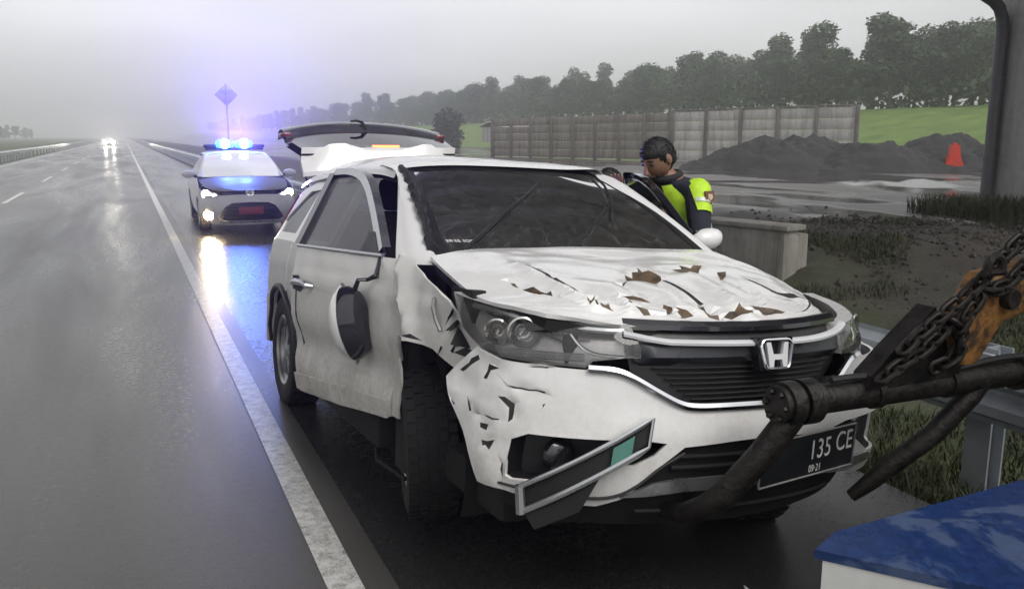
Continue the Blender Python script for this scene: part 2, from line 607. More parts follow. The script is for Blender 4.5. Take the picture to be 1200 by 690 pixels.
ys_ = list(np.concatenate([[-300, -120, -50, -20, -8, -3], np.arange(0, 18, .25), np.arange(18, 70, 1.0), np.arange(70, 200, 8), [220, 300, 400, 600, 900, 1400, 2200]]))
rows = [[Vector((x, y, hgt(x, y))) for x in xs] for y in ys_]
g = MB().grid(rows).build('ground', 'earth_and_grass', sharp=180)
tag(g, kind='structure')
def sheet(name, x0, x1, y0, y1, z, mat):
    yy = list(np.concatenate([np.arange(y0, min(60, y1), 2.0), np.geomspace(60, y1, 30)])) if y1 > 60 else list(np.linspace(y0, y1, 8))
    return MB().grid([[Vector((x, y, z)) for x in np.linspace(x0, x1, 9)] for y in yy]).build(name, mat)
tag(sheet('road', -7.25, 0.86, -25, 2000, 0.0, 'wet_asphalt'), kind='structure')
tag(sheet('road_shoulder', 0.86, 3.45, -25, 2000, -0.006, 'wet_shoulder_asphalt'), kind='structure')
tag(sheet('edge_line', 0.60, 0.735, -25, 1500, 0.004, 'road_paint'), kind='structure')
tag(sheet('median_edge_line', -6.75, -6.62, -25, 1500, 0.004, 'road_paint'), kind='structure')
dash0 = None
lane = tag(bpy.data.objects.new('lane_marking', None), kind='structure')
C.objects.link(lane)
for k in range(22):
    y0 = 2.2 + k * 12.0
    if dash0 is None:
        dash0 = MB().grid([[Vector((x, y, 0)) for x in (-.06, .06)] for y in np.linspace(0, 5, 6)]).build('dash', 'road_paint', lane)
        o = dash0
    else:
        o = dash0.copy(); C.objects.link(o)
    o.location = (-3.05, y0, 0.004)

# ================================================================ GUARDRAILS
PROF = [(0, .385), (0, .41), (-.075, .445), (-.082, .495), (-.01, .54), (-.01, .56), (-.082, .605), (-.075, .655), (0, .69), (0, .715)]
def rail_mesh(length, sgn):
    mb = MB()
    mb.grid([[Vector((d * sgn, y, z)) for d, z in PROF] for y in (0, length)], flip=sgn > 0)
    mb.grid([[Vector((d * sgn + .004 * sgn, y, z)) for d, z in PROF] for y in (0, length)], flip=sgn < 0)
    return mb
def guardrail(x, sgn, y0, nseg, label, far):
    t = thing('guardrail', label, 'guardrail', (x, y0, 0))
    seg = post = blk = None
    for k in range(nseg):
        if seg is None:
            seg = rail_mesh(4.06, sgn).build('rail_beam', 'galvanized', t)
            post = MB().box((0, 0, 0.26), (.11, .012, .92)).box((-.05, 0, .26), (.012, .14, .92)).box((.05, 0, .26), (.012, .14, .92)).build('post', 'galvanized', t, False)
            blk = MB().box((0, 0, .55), (.10, .13, .30), bev=.008).build('spacer_block', 'galvanized', t)
        else:
            s2 = seg.copy(); C.objects.link(s2); s2.location = (0 if k % 2 == 0 else -.005 * sgn * -1, k * 4.0, 0)
        for j in (0, 1):
            if k == 0 and j == 0:
                post.location = (.17 * sgn, .3, 0); blk.location = (.06 * sgn, .3, 0)
            else:
                for q, dx in ((post, .17), (blk, .06)):
                    c = q.copy(); C.objects.link(c); c.location = (dx * sgn, .3 + k * 4.0 + j * 2.0, 0)
    fb = rail_mesh(far, sgn).build('rail_beam', 'galvanized', t)
    fb.location = (0, nseg * 4.0, 0)
    ps = MB()
    for y in np.arange(nseg * 4.0 + 2, nseg * 4.0 + far, 4.0):
        ps.box((.17 * sgn, y, .26), (.11, .13, .92))
    o = ps.build('post', 'galvanized', t, False)
    tag(o, kind='stuff')
    return t
guardrail(3.72, 1, -3.5, 24, 'grey steel guardrail along the shoulder behind the wrecked car and police car', 700)
guardrail(-8.0, -1, 20.0, 18, 'low steel guardrail on the far left edge of the carriageway', 700)

# ================================================================ OVERPASS PIER, PIPE AND DECK
t = thing('overpass', 'grey concrete bridge pier with its deck at the right edge of the picture', 'bridge', (20.2, 15.35, 0))
dirp = Vector((.913, -.408, 0))
mb = MB()
mb.box((1.45, -1.3, 3.0), (2.9, 2.6, 6.8), bev=.08)
mb.build('pier', 'pier_concrete', t)
MB().box((1.45, -1.3, 6.75), (4.2, 3.4, 0.9), bev=.1).build('pier_cap', 'pier_concrete', t)
DK0, DK1 = 3.5, 14.4        # deck edges along the motorway
mb = MB()
mb.box((-16, (DK0 + DK1) / 2 - 15.35, 8.0), (74, DK1 - DK0, .35), bev=.03)
mb.build('deck', 'pier_concrete', t)
for k in range(5):
    MB().box((-16, lerp(DK0 + .8, DK1 - .8, k / 4) - 15.35, 7.45), (74, .55, .75)).build('girder', 'pier_concrete', t)
for s in (DK0 + .15, DK1 - .15):
    MB().box((-16, s - 15.35, 8.6), (74, .25, .85)).build('parapet', 'pier_concrete', t)
t = thing('drain_pipe', 'dark drain pipe running down the face of the concrete pier', 'drain pipe', (20.06, 15.16, 0))
mb = MB()
mb.tube([(0, -.06, -.1), (0, -.06, 4.3), (-.03, -.05, 4.62), (-.14, -.03, 4.86), (-.34, .0, 5.02), (-.9, .1, 5.28), (-1.5, .2, 5.5), (-2.4, .35, 5.9), (-3.0, .45, 7.0)], .145, 14)
mb.build('pipe', 'pipe_plastic', t)
for z in (1.2, 3.2):
    MB().tube([(0, -.06, z - .04), (0, -.06, z + .04)], .17, 14).box((.12, -.08, z), (.2, .06, .06)).build('clamp', 'pipe_plastic', t)

# ================================================================ PRECAST PANEL WALLS
def precast(p0, p1, h0, h1, nb, rows_, pm, label, cap):
    p0, p1 = Vector((*p0, 0)), Vector((*p1, 0))
    d = p1 - p0
    L_ = d.length
    ang = math.atan2(d.y, d.x)
    t = thing('precast_wall', label, 'wall', (p0.x, p0.y, 0), (0, 0, ang))
    bay = L_ / nb
    shared = {}
    for i in range(nb + 1):
        h = lerp(h0, h1, i / nb)
        MB().box((i * bay, 0, h / 2 - .1), (.24, .26, h + .3), bev=.02).build('post', 'wall_post', t)
    for i in range(nb):
        h = lerp(h0, h1, (i + .5) / nb) - .05
        ph = h / rows_
        for j in range(rows_):
            key = round(ph, 3)
            if key not in shared:
                shared[key] = MB().box((0, 0, 0), (bay - .2, .09, ph - .025), bev=.015).build('panel', pm, t)
                o = shared[key]
            else:
                o = shared[key].copy(); C.objects.link(o)
            o.location = (i * bay + bay / 2, random.uniform(-.015, .015), .02 + ph * (j + .5))
    if cap:
        for i in range(nb):
            h = lerp(h0, h1, (i + .5) / nb) + .02
            MB().box((i * bay + bay / 2, 0, h + .03), (bay - .25, .2, .12), bev=.015).build('coping', 'wall_post', t)
    return t
precast((30.4, 72.3), (37.05, 54.0), 3.25, 3.5, 8, 5, 'wall_brown', 'long weathered brown precast panel wall with dark posts behind the yard', False)
precast((37.12, 53.78), (43.3, 42.2), 3.55, 3.7, 5, 5, 'wall_pale', 'paler stained concrete panel wall behind the dark gravel heaps', True)

# ================================================================ GRAVEL HEAPS
def heap(loc, r, h, seed, label):
    mb = MB()
    n, k = 88, 40
    rows = []
    for j in range(k + 1):
        q = j / k
        ring = []
        for i in range(n):
            a = 2 * math.pi * i / n
            rr_ = r * (1 - q) * (1 + .16 * noise.noise(Vector((math.cos(a) * 1.3 + seed, math.sin(a) * 1.3, q))))
            z = h * (.86 * min(1, q * 1.25) + .14 * math.sin(q * math.pi / 2)) if q < .8 else h * (.86 + .14 * math.sin(q * math.pi / 2))
            pt = Vector((rr_ * math.cos(a), rr_ * .8 * math.sin(a), z - .15))
            pt += Vector((0, 0, 1)) * .10 * noise.fractal(pt * 3.1 + Vector((0, seed, 0)), 1, 2, 4) * (1 if q > .05 else 0)
            pt += Vector((0, 0, 1)) * .30 * noise.fractal(pt * 0.9 + Vector((seed, 0, 0)), 1, 2, 3) * (1 if q > .05 else 0)
            ring.append(pt)
        rows.append(ring)
    mb.grid(rows, closed=True)
    o = mb.build('gravel_pile', 'gravel_dark', sharp=180)
    o.location = loc
    tag(o, label, 'gravel pile', 'dark gravel heaps in the yard')
    return o
heap((32.3, 37.6, 0), 5.4, 1.7, 1.3, 'widest dark gravel heap, leftmost in the yard in front of the pale wall')
heap((35.2, 37.8, 0), 4.6, 1.85, 5.1, 'dark gravel heap just right of the widest one')
heap((36.8, 34.4, 0), 5.0, 1.55, 9.7, 'dark gravel heap in the middle of the row, below the wall end')
heap((41.2, 33.6, 0), 5.2, 1.95, 14.2, 'dark gravel heap behind the red barrier near the pier')
heap((43.6, 30.8, 0), 4.8, 1.8, 21.2, 'rightmost dark gravel heap, partly hidden by the pier')

# ================================================================ RED BARRIER
t = thing('plastic_barrier', 'red plastic road barrier standing in front of the gravel heaps', 'barrier', (38.9, 31.3, 0), (0, 0, R(-35)))
prof = [(-.50, 0), (-.50, .12), (-.36, .50), (-.25, .80), (-.21, 1.2), (-.17, 1.32), (.17, 1.32), (.21, 1.2), (.25, .80), (.36, .50), (.50, .12), (.50, 0)]
MB().prism(prof, -.25, .25, Matrix.Rotation(R(90), 4, 'X')).build('body', 'barrier_red', t)
MB().box((.40, -.08, .30), (.08, .3, .38), rot=(0, R(-25), 0), bev=.02).build('reflective_panel', 'barrier_cream', t)
MB().box((0, 0, 1.36), (.14, .26, .12), bev=.02).build('handle', 'barrier_red', t)

# ================================================================ CONCRETE HEADWALL
t = thing('culvert_headwall', 'low weathered concrete headwall block beyond the guardrail', 'headwall', (7.55, 9.85, -.35), (0, 0, R(-76)))
mb = MB()
mb.box((.70, -.18, .42), (1.36, .30, 1.0), bev=.02)
mb.build('front_wall', 'headwall_concrete', t)
MB().box((.70, -.15, .95), (1.46, .42, .07), bev=.012).build('coping', 'headwall_concrete', t)
MB().box((1.25, .10, .38), (.2, .30, .94), bev=.02).build('wing_wall', 'headwall_concrete', t)

# ================================================================ WARNING SIGN FROM BEHIND
t = thing('road_sign', 'diamond road sign seen from behind on a tall pole beyond the police car', 'road sign', (4.85, 46.0, 0))
MB().tube([(0, 0, -.2), (0, 0, 4.30)], .045, 10).build('pole', 'sign_back', t)
q = Matrix.Translation((0, 0, 3.80)) @ Matrix.Rotation(R(90), 4, 'X') @ Matrix.Rotation(R(45), 4, 'Z')
MB().box((0, 0, 0), (.80, .80, .03), bev=.01).xf(q).build('plate', 'sign_back', t)
for z in (3.6, 4.0):
    MB().box((0, -.06, z), (.6, .04, .05)).build('bracket', 'sign_back', t)

# ================================================================ TREES
def crown_mesh(kind, seed):
    rnd = random.Random(seed)
    vs, fs = [], []
    lobes = []
    if kind == 'round':
        for i in range(13):
            a = rnd.uniform(0, 6.28); r = rnd.uniform(0.2, 2.6); z = rnd.uniform(3.0, 8.6)
            r *= 1 - abs(z - 5.6) / 6.5
            lobes.append((Vector((r * math.cos(a), r * math.sin(a), z)), rnd.uniform(1.0, 1.75)))
    elif kind == 'tall':
        for i in range(12):
            a = rnd.uniform(0, 6.28); z = 2.6 + i * .72
            r = rnd.uniform(.1, 1.35) * (1 - z / 15)
            lobes.append((Vector((r * math.cos(a), r * math.sin(a), z)), rnd.uniform(.75, 1.25)))
    elif kind == 'layered':
        for i in range(15):
            a = rnd.uniform(0, 6.28); lev = rnd.choice((4.4, 6.2, 7.8, 9.2)); r = rnd.uniform(.2, 3.3) * (1.15 - lev / 14)
            lobes.append((Vector((r * math.cos(a), r * math.sin(a), lev + rnd.uniform(-.3, .3))), rnd.uniform(.7, 1.2)))
    else:
        for i in range(10):
            a = rnd.uniform(0, 6.28); r = rnd.uniform(.1, 1.2); z = rnd.uniform(.5, 3.6)
            lobes.append((Vector((r * math.cos(a), r * math.sin(a), z)), rnd.uniform(.8, 1.3)))
    for c, rad in lobes:
        nleaf = int(260 * rad * rad)
        for _ in range(nleaf):
            d = Vector((rnd.gauss(0, 1), rnd.gauss(0, 1), rnd.gauss(0, .8))).normalized()
            p = c + d * rad * rnd.uniform(.55, 1.08)
            s = rnd.uniform(.11, .27)
            a = Vector((rnd.gauss(0, 1), rnd.gauss(0, 1), rnd.gauss(0, 1))).normalized()
            bb = a.cross(d + Vector((rnd.gauss(0, .5), rnd.gauss(0, .5), rnd.gauss(0, .5)))).normalized()
            k = len(vs)
            vs += [p - a * s, p + bb * s * .6, p + a * s, p - bb * s * .55]
            fs.append((k, k + 1, k + 2, k + 3))
    return vs, fs
def trunk_mesh(h, r, seed):
    rnd = random.Random(seed)
    mb = MB()
    pts = [Vector((rnd.uniform(-.15, .15) * z / h, rnd.uniform(-.15, .15) * z / h, z - .3)) for z in np.linspace(0, h, 6)]
    mb.tube(pts, [r * (1 - .7 * i / 5) for i in range(6)], 7)
    for i in range(5):
        b0 = pts[2 + i % 3]
        a = rnd.uniform(0, 6.28)
        e = b0 + Vector((math.cos(a) * 1.5, math.sin(a) * 1.5, rnd.uniform(1.0, 2.2)))
        mb.tube([b0, (b0 + e) / 2 + Vector((0, 0, -.15)), e], [r * .42, r * .3, r * .12], 5)
    return mb
TREES = []
for i, (kd, mt) in enumerate((('round', 'leaf_dark'), ('round', 'leaf_mid'), ('tall', 'leaf_dark'), ('layered', 'leaf_mid'), ('tall', 'leaf_mid'), ('layered', 'leaf_dark'), ('round', 'leaf_dark'), ('layered', 'leaf_mid'), ('tall', 'leaf_dark'))):
    vs, fs = crown_mesh(kd, 40 + i)
    t = thing('forest_tree', 'hazy green tree standing in the wooded ridge behind the walls', 'tree', (0, 0, 0), group='trees of the wooded ridge')
    raw('crown', vs, fs, mt, t, False)
    trunk_mesh(7.0, .2, i).build('trunk', 'bark', t)
    TREES.append(t)
rt = random.Random(11)
spots = []
y = 52.0
while y < 330:
    for rowx in (92, 98, 105, 113):
        spots.append((rowx + rt.uniform(-3, 3), y + rt.uniform(-3, 3), rt.uniform(.68, 1.14) * (1.0 + (rowx - 93) * .006)))
    y += 5.6 + y * .010
y = 335.0
while y < 1100:
    for rowx in (95, 112):
        spots.append((rowx + rt.uniform(-5, 5), y + rt.uniform(-6, 6), rt.uniform(.95, 1.3)))
    y += 12 + y * .012
used = set()
for i, (x, yy, s) in enumerate(spots):
    k = rt.randrange(len(TREES)) if i >= len(TREES) else i
    o = TREES[k] if k not in used else copy_tree(TREES[k])
    used.add(k)
    o.location = (x, yy, hgt(x, yy) - .2)
    o.rotation_euler = (0, 0, rt.uniform(0, 6.28))
    if o is not TREES[k] or s:
        w = (.5 + .5 * s) * rt.uniform(1.1, 1.8)
        o.scale = (w, w, s)
# undergrowth closing the foot of the wood
vs, fs = [], []
for i in range(11000):
    yy = 50 * (20.0 ** rt.random()) if i % 3 == 0 else rt.uniform(50, 340)
    x = rt.uniform(89, 97)
    p = Vector((x, yy, hgt(x, yy) + rt.uniform(0, 6.5) * (1 if x > 91 else .5)))
    s = rt.uniform(.3, .65)
    a = Vector((rt.gauss(0, 1), rt.gauss(0, 1), rt.gauss(0, 1))).normalized()
    bb = a.cross(Vector((rt.gauss(0, 1), rt.gauss(0, 1), rt.gauss(0, 1)))).normalized()
    k = len(vs)
    vs += [p - a * s, p + bb * s * .7, p + a * s, p - bb * s * .7]
    fs.append((k, k + 1, k + 2, k + 3))
o = raw('undergrowth', vs, fs, 'leaf_dark', None, False)
tag(o, 'dense green undergrowth at the foot of the wooded ridge', 'undergrowth', kind='stuff')
# low hazy trees on the other side of the road
for i in range(26):
    yy = 150 + i * 24 + rt.uniform(-8, 8)
    o = copy_tree(TREES[i % len(TREES)])
    o.location = (-48 - rt.uniform(0, 25), yy, -.3)
    s = rt.uniform(.55, .85)
    o.scale = (s * 1.3, s * 1.3, s)
    o['label'] = 'pale hazy tree beyond the guardrail on the far left'
    o['group'] = 'hazy trees left of the road'
# single dark tree by the wall
vs, fs = crown_mesh('bush', 5)
t = thing('dense_tree', 'single dark bushy tree at the left end of the brown panel wall', 'tree', (45.5, 125.5, -.1))
raw('crown', vs, fs, 'leaf_dense', t, False)
trunk_mesh(2.6, .16, 3).build('trunk', 'bark', t)
t.scale = (1.45, 1.45, 1.3)
# pale low shed beyond the wall
t = thing('field_shed', 'small white roofed shed beyond the left end of the brown wall', 'shed', (52, 118, .9), (0, 0, R(20)))
MB().box((0, 0, 1.1), (6.5, 4, 2.2)).build('wall', 'wall_pale', t)
MB().prism([(-2.5, 2.2), (0, 3.0), (2.5, 2.2), (0, 2.9)], -3.6, 3.6, Matrix.Rotation(R(90), 4, 'Z') @ Matrix.Rotation(R(90), 4, 'X')).build('roof', 'roof_sheet_white', t, False)

# ================================================================ GRASS AND WEEDS ON THE VERGE
rg = random.Random(3)
vs, fs = [], []
def blade(p, h, w, lean):
    a = rg.uniform(0, 6.28)
    d = Vector((math.cos(a), math.sin(a), 0))
    s = Vector((-d.y, d.x, 0)) * w
    k = len(vs)
    tip = p + d * lean * h + Vector((0, 0, h))
    mid = p + d * lean * h * .35 + Vector((0, 0, h * .55))
    vs.extend([p - s, p + s, mid + s * .8, mid - s * .8, tip])
    fs.extend([(k, k + 1, k + 2, k + 3), (k + 3, k + 2, k + 4)])
for i in range(110000):
    x = 3.5 + (rg.random() ** 1.3) * 8.5
    yy = rg.uniform(.5, 17)
    n = noise.noise(Vector((x * .7, yy * .7, 3)))
    if n < -.15 + .07 * (x - 5) or (x > 8.5 and n < .12):
        continue
    blade(Vector((x, yy, hgt(x, yy) - .01)), rg.uniform(.03, .11) * (1 + 1.5 * max(0, n)), rg.uniform(.003, .007), rg.uniform(.2, 1.0))
for i in range(9000):
    x, yy = rg.uniform(16, 20), rg.uniform(11.5, 16)
    if (x - 18.6) ** 2 / 3 + (yy - 14.2) ** 2 / 2.2 < rg.random():
        blade(Vector((x, yy, hgt(x, yy))), rg.uniform(.15, .5), .015, rg.uniform(.2, .8))
o = raw('verge_grass', vs, fs, 'grass_blade', None, False)
tag(o, 'short green grass and weeds on the verge beyond the guardrail', 'grass', kind='stuff')
# clods and stones on the dirt bank
_bm = bmesh.new(); bmesh.ops.create_icosphere(_bm, subdivisions=1, radius=1); _bm.verts.index_update()
ICO_V = [(v.co.x, v.co.y, v.co.z * .7) for v in _bm.verts]; ICO_F = [tuple(v.index for v in f.verts) for f in _bm.faces]; _bm.free()
mb = MB()
for i in range(2600):
    x, yy = rg.gauss(10.8, 2.2), rg.gauss(9.6, 2.4)
    if x < 7.2 or (x < 8.6 and yy > 8):
        continue
    r = rg.uniform(.012, .035) * (2.2 if rg.random() < .06 else 1)
    c = Vector((x, yy, hgt(x, yy) + r * .2))
    vv_ = [c + Vector(d).normalized() * r * rg.uniform(.7, 1.25) for d in ICO_V]
    mb.add(vv_, ICO_F)
simple('clod', (0.05, 0.042, 0.035), 0.85, 0, 0.5, 3)
o = mb.build('earth_clods', 'clod', None, False)
tag(o, 'loose earth clods and stones on the dark dirt bank', 'clods', kind='stuff')
# ================================================================ CAR MATERIALS
def carpaint(name, base, dirt_col, lo, hi, zlo=0.25, zhi=1.0, rough=0.3):
    """paint under a film of road dirt that thickens low on the body, with splashes"""
    m, nt, b = nmat(name)
    v = objvec(nt)
    sx = nt.nodes.new('ShaderNodeSeparateXYZ'); nt.links.new(v, sx.inputs[0])
    n1 = nz(nt, 3.5, 6, 0.7, v, 0.3)
    n2 = nz(nt, 45, 4, 0.75, v)
    vs_ = objvec(nt, (1, 1, .45))
    n3 = nz(nt, 14, 5, 0.7, vs_)
    g = maprange(nt, sx.outputs['Z'], zlo, zhi, 1, 0)
    a = nt.nodes.new('ShaderNodeMath'); a.operation = 'MULTIPLY_ADD'
    nt.links.new(g, a.inputs[0]); a.inputs[1].default_value = hi - lo; a.inputs[2].default_value = lo
    q = mixc(nt, .22, mixc(nt, .4, n1, n2), n3)
    q = maprange(nt, q, .36, .62, 0, 1)
    f = nt.nodes.new('ShaderNodeMath'); f.operation = 'MULTIPLY'; f.use_clamp = True
    nt.links.new(a.outputs[0], f.inputs[0]); nt.links.new(q, f.inputs[1])
    nt.links.new(mixc(nt, f.outputs[0], base, dirt_col), b.inputs['Base Color'])
    nt.links.new(maprange(nt, f.outputs[0], 0, .6, rough, .75), b.inputs['Roughness'])
    b.inputs['Coat Weight'].default_value = 0.5
    b.inputs['Coat Roughness'].default_value = 0.12
    return m
carpaint('white_paint', (0.79, 0.78, 0.77), (0.36, 0.32, 0.27), 0.06, 0.7, rough=.22)
carpaint('white_paint_hood', (0.75, 0.74, 0.73), (0.42, 0.38, 0.33), 0.08, 0.3, rough=.22)
carpaint('dirty_white_paint', (0.72, 0.70, 0.67), (0.25, 0.21, 0.17), 0.14, 1.0, .3, 0.95, .4)
simple('dark_scrape', (0.03, 0.028, 0.028), 0.7, 0, 0.5, 30)  # serves scraped paint, seams, and the painted crease and recess shade
simple('bare_brown', (0.115, 0.078, 0.045), 0.55, 0, 0.75, 14, 0.3, 60)
simple('black_plastic', (0.014, 0.014, 0.016), 0.42, 0, 0.3, 12)
simple('black_gloss', (0.012, 0.012, 0.016), 0.14, 0, 0.2, 6, coat=.6)
simple('grille_grey', (0.035, 0.037, 0.045), 0.3, 0.2, 0.2, 6)
simple('underbody', (0.008, 0.008, 0.008), 0.8, 0, 0.4, 6)
simple('chrome', (0.75, 0.76, 0.78), 0.13, 1.0, 0.06, 10)
simple('gate_grey', (0.10, 0.10, 0.115), 0.22, 0.2, 0.2, 5, coat=.6)
simple('rubber_worn', (0.009, 0.009, 0.009), 0.75, 0, 0.5, 25, 0.3, 60)
simple('emblem_silver', (0.78, 0.78, 0.80), 0.4, 0.25, 0.05, 10)
simple('satin_silver', (0.50, 0.51, 0.52), 0.28, 0.9, 0.1, 10)
simple('rubber', (0.016, 0.016, 0.016), 0.62, 0, 0.4, 25, 0.2, 80)
simple('alloy', (0.36, 0.36, 0.37), 0.35, 0.85, 0.25, 12)
simple('seat_cloth', (0.035, 0.034, 0.034), 0.85, 0, 0.3, 20)
simple('trim_grey', (0.045, 0.045, 0.047), 0.7, 0, 0.3, 9)
simple('reflector_chrome', (0.62, 0.60, 0.58), 0.22, 0.9, 0.2, 20)
simple('lamp_housing', (0.50, 0.48, 0.47), 0.3, 0.3, 0.3, 14)
simple('red_lens', (0.16, 0.02, 0.025), 0.15, 0, 0.1, 5)
simple('green_reflector', (0.025, 0.15, 0.115), 0.2, 0, 0.2, 10, coat=.5)
simple('plate_black', (0.012, 0.013, 0.016), 0.35, 0, 0.3, 20)
simple('plate_white', (0.62, 0.62, 0.62), 0.5, 0, 0.15, 20)
simple('bare_steel', (0.30, 0.29, 0.28), 0.45, 0.7, 0.3, 15)
glass('windshield_glass', (0.40, 0.44, 0.45), 0.9, 0.03, 0.12, crack=.20)
glass('side_glass', (0.10, 0.10, 0.11), 0.75, 0.05, 0.16, 1.7)
glass('lamp_glass', (0.90, 0.90, 0.90), 1.0, 0.02, 0.10)
glass('tint_glass', (0.10, 0.10, 0.13), 1.0, 0.02, 0.03)
emit('brake_light_on', (1.0, 0.16, 0.03), 2.6)

# ================================================================ THE WRECKED SUV
suv = thing('wrecked_car', 'damaged dirty white SUV with crumpled hood and raised tailgate', 'car', (1.77, 4.38, 0.02), (R(-4), R(-4), R(-88.3)))
PLAN = cr([(2.27, 0), (2.255, .2), (2.22, .36), (2.17, .5), (2.105, .62), (2.03, .715), (1.94, .79), (1.83, .85), (1.70, .888), (1.52, .908), (1.2, .912)], 121)
PS = np.concatenate([[0], np.cumsum(np.hypot(*np.diff(PLAN, axis=0).T))])
ZP = [(.18, -.12), (.26, -.07), (.34, -.01), (.42, .02), (.5, .03), (.6, .03), (.7, .01), (.8, 0), (.88, -.005), (.95, -.05), (1.04, -.13), (1.12, -.22)]
ZPX, ZPY = [p[0] for p in ZP], [p[1] for p in ZP]
def front(s, z, off=0.0):
    """nose of the car: s runs round the front along the plan curve, z is height"""
    a = abs(s)
    x, y = np.interp(a, PS, PLAN[:, 0]), np.interp(a, PS, PLAN[:, 1])
    x2, y2 = np.interp(a + .01, PS, PLAN[:, 0]), np.interp(a + .01, PS, PLAN[:, 1])
    x1, y1 = np.interp(max(a - .01, 0), PS, PLAN[:, 0]), np.interp(max(a - .01, 0), PS, PLAN[:, 1])
    nx, ny = y2 - y1, -(x2 - x1)
    l = math.hypot(nx, ny) or 1
    nx /= l; ny /= l
    d = np.interp(z, ZPX, ZPY) * (.35 + .65 * max(nx, 0)) + off
    return Vector((x + nx * d, (y + ny * d) * (1 if s >= 0 else -1), z))
def ysd(x, z):
    if z > 1.08:
        y = .87 - (z - 1.08) * .56
    elif z > .75:
        y = .91 - .04 * ((z - .75) / .33) ** 2 + .010 * math.exp(-((z - .945) / .022) ** 2)
    else:
        y = .91 - .05 * ((.75 - z) / .45) ** 2 - .016 * math.exp(-((z - .60) / .09) ** 2)
    if x < -1.7:
        y -= .20 * ((-x - 1.7) / .55) ** 2
    if x > 1.45:
        y = min(y, np.interp(x, PLAN[::-1, 0], PLAN[::-1, 1]) * 1.0)
    return y
def dn(x, y, z, k=3.0, a=.012):
    return a * noise.fractal(Vector((x * k, y * k, z * k)), 1.0, 2.0, 3)
RS = lambda off=0.0, dent=0.0: (lambda x, z: Vector((x, -(ysd(x, z) + off + (dn(x, 0, z, 4, dent) if dent else 0)), z)))
LS = lambda off=0.0: (lambda x, z: Vector((x, ysd(x, z) + off, z)))

def slim(poly, k=.78):
    cx, cy = sum(p[0] for p in poly) / len(poly), sum(p[1] for p in poly) / len(poly)
    return [(cx + (x - cx) * k, cy + (y - cy) * k) for x, y in poly]
def rag(poly, a):
    """ragged copy of an outline"""
    r_ = random.Random(int(poly[0][0] * 1e4))
    return [(x + r_.uniform(-a, a), y + r_.uniform(-a, a)) for x, y in densify(poly, .022)]
# ---- hood: crumpled sheet, flaked patches set into it
HROWS = [[(1.22, -.80, 1.125), (1.15, -.6, 1.15), (1.1, -.38, 1.157), (1.08, 0, 1.166), (1.1, .43, 1.163), (1.14, .66, 1.16), (1.22, .76, 1.115)],
         [(1.48, -.82, 1.07), (1.45, -.6, 1.115), (1.42, -.35, 1.12), (1.42, 0, 1.12), (1.42, .4, 1.115), (1.44, .62, 1.10), (1.48, .76, 1.06)],
         [(1.74, -.81, 1.01), (1.8, -.6, 1.05), (1.82, -.35, 1.055), (1.83, 0, 1.05), (1.82, .35, 1.04), (1.75, .6, 1.02), (1.66, .75, 1.0)],
         [(1.92, -.76, .997), (2.0, -.58, 1.01), (2.04, -.35, 1.0), (2.05, 0, .99), (2.03, .3, .985), (1.93, .55, .975), (1.76, .72, .96)],
         [(2.03, -.70, .985), (2.09, -.55, .965), (2.14, -.38, .945), (2.17, 0, .93), (2.14, .25, .935), (2.04, .5, .94), (1.82, .70, .94)]]
_A = np.array([cr(r, 61) for r in HROWS])
_H = np.array([cr(_A[:, k], 61) for k in range(61)])
DENTS = [[(.124, .424), (.139, .461), (.163, .503), (.164, .611), (.139, .565), (.126, .483)], [(.234, .644), (.26, .622), (.232, .741), (.201, .768)], [(.25, .691), (.264, .803), (.234, .796)],
         [(.385, .474), (.43, .404), (.483, .338), (.475, .432), (.419, .431)], [(.556, .327), (.631, .298), (.59, .365), (.565, .362)], [(.33, .581), (.373, .637), (.333, .631)],
         [(.317, .728), (.356, .848), (.309, .853), (.332, .818)], [(.399, .69), (.396, .756), (.38, .843), (.381, .808)], [(.413, .738), (.429, .753), (.427, .828), (.406, .838)],
         [(.477, .651), (.479, .733), (.481, .848), (.458, .832)], [(.206, .398), (.247, .413), (.203, .418)], [(.499, .809), (.546, .723), (.565, .813), (.505, .826)],
         [(.583, .713), (.621, .744), (.649, .785), (.596, .809)], [(.653, .35), (.672, .347), (.625, .409)], [(.596, .297), (.631, .309), (.592, .358)]]
DENTS = [slim(d_, 1.28) for d_ in DENTS]
FOLDS = [((.20, .25), (.215, .80), .020, .030), ((.33, .56), (.30, .86), .018, .024), ((.45, .30), (.48, .86), -.018, .030), ((.57, .30), (.54, .85), .016, .026),
         ((.66, .33), (.60, .80), -.016, .024), ((.70, .38), (.83, .70), .018, .026), ((.12, .40), (.165, .62), -.014, .022), ((.38, .45), (.40, .85), -.016, .020), ((.30, .10), (.72, .16), -.012, .06)]
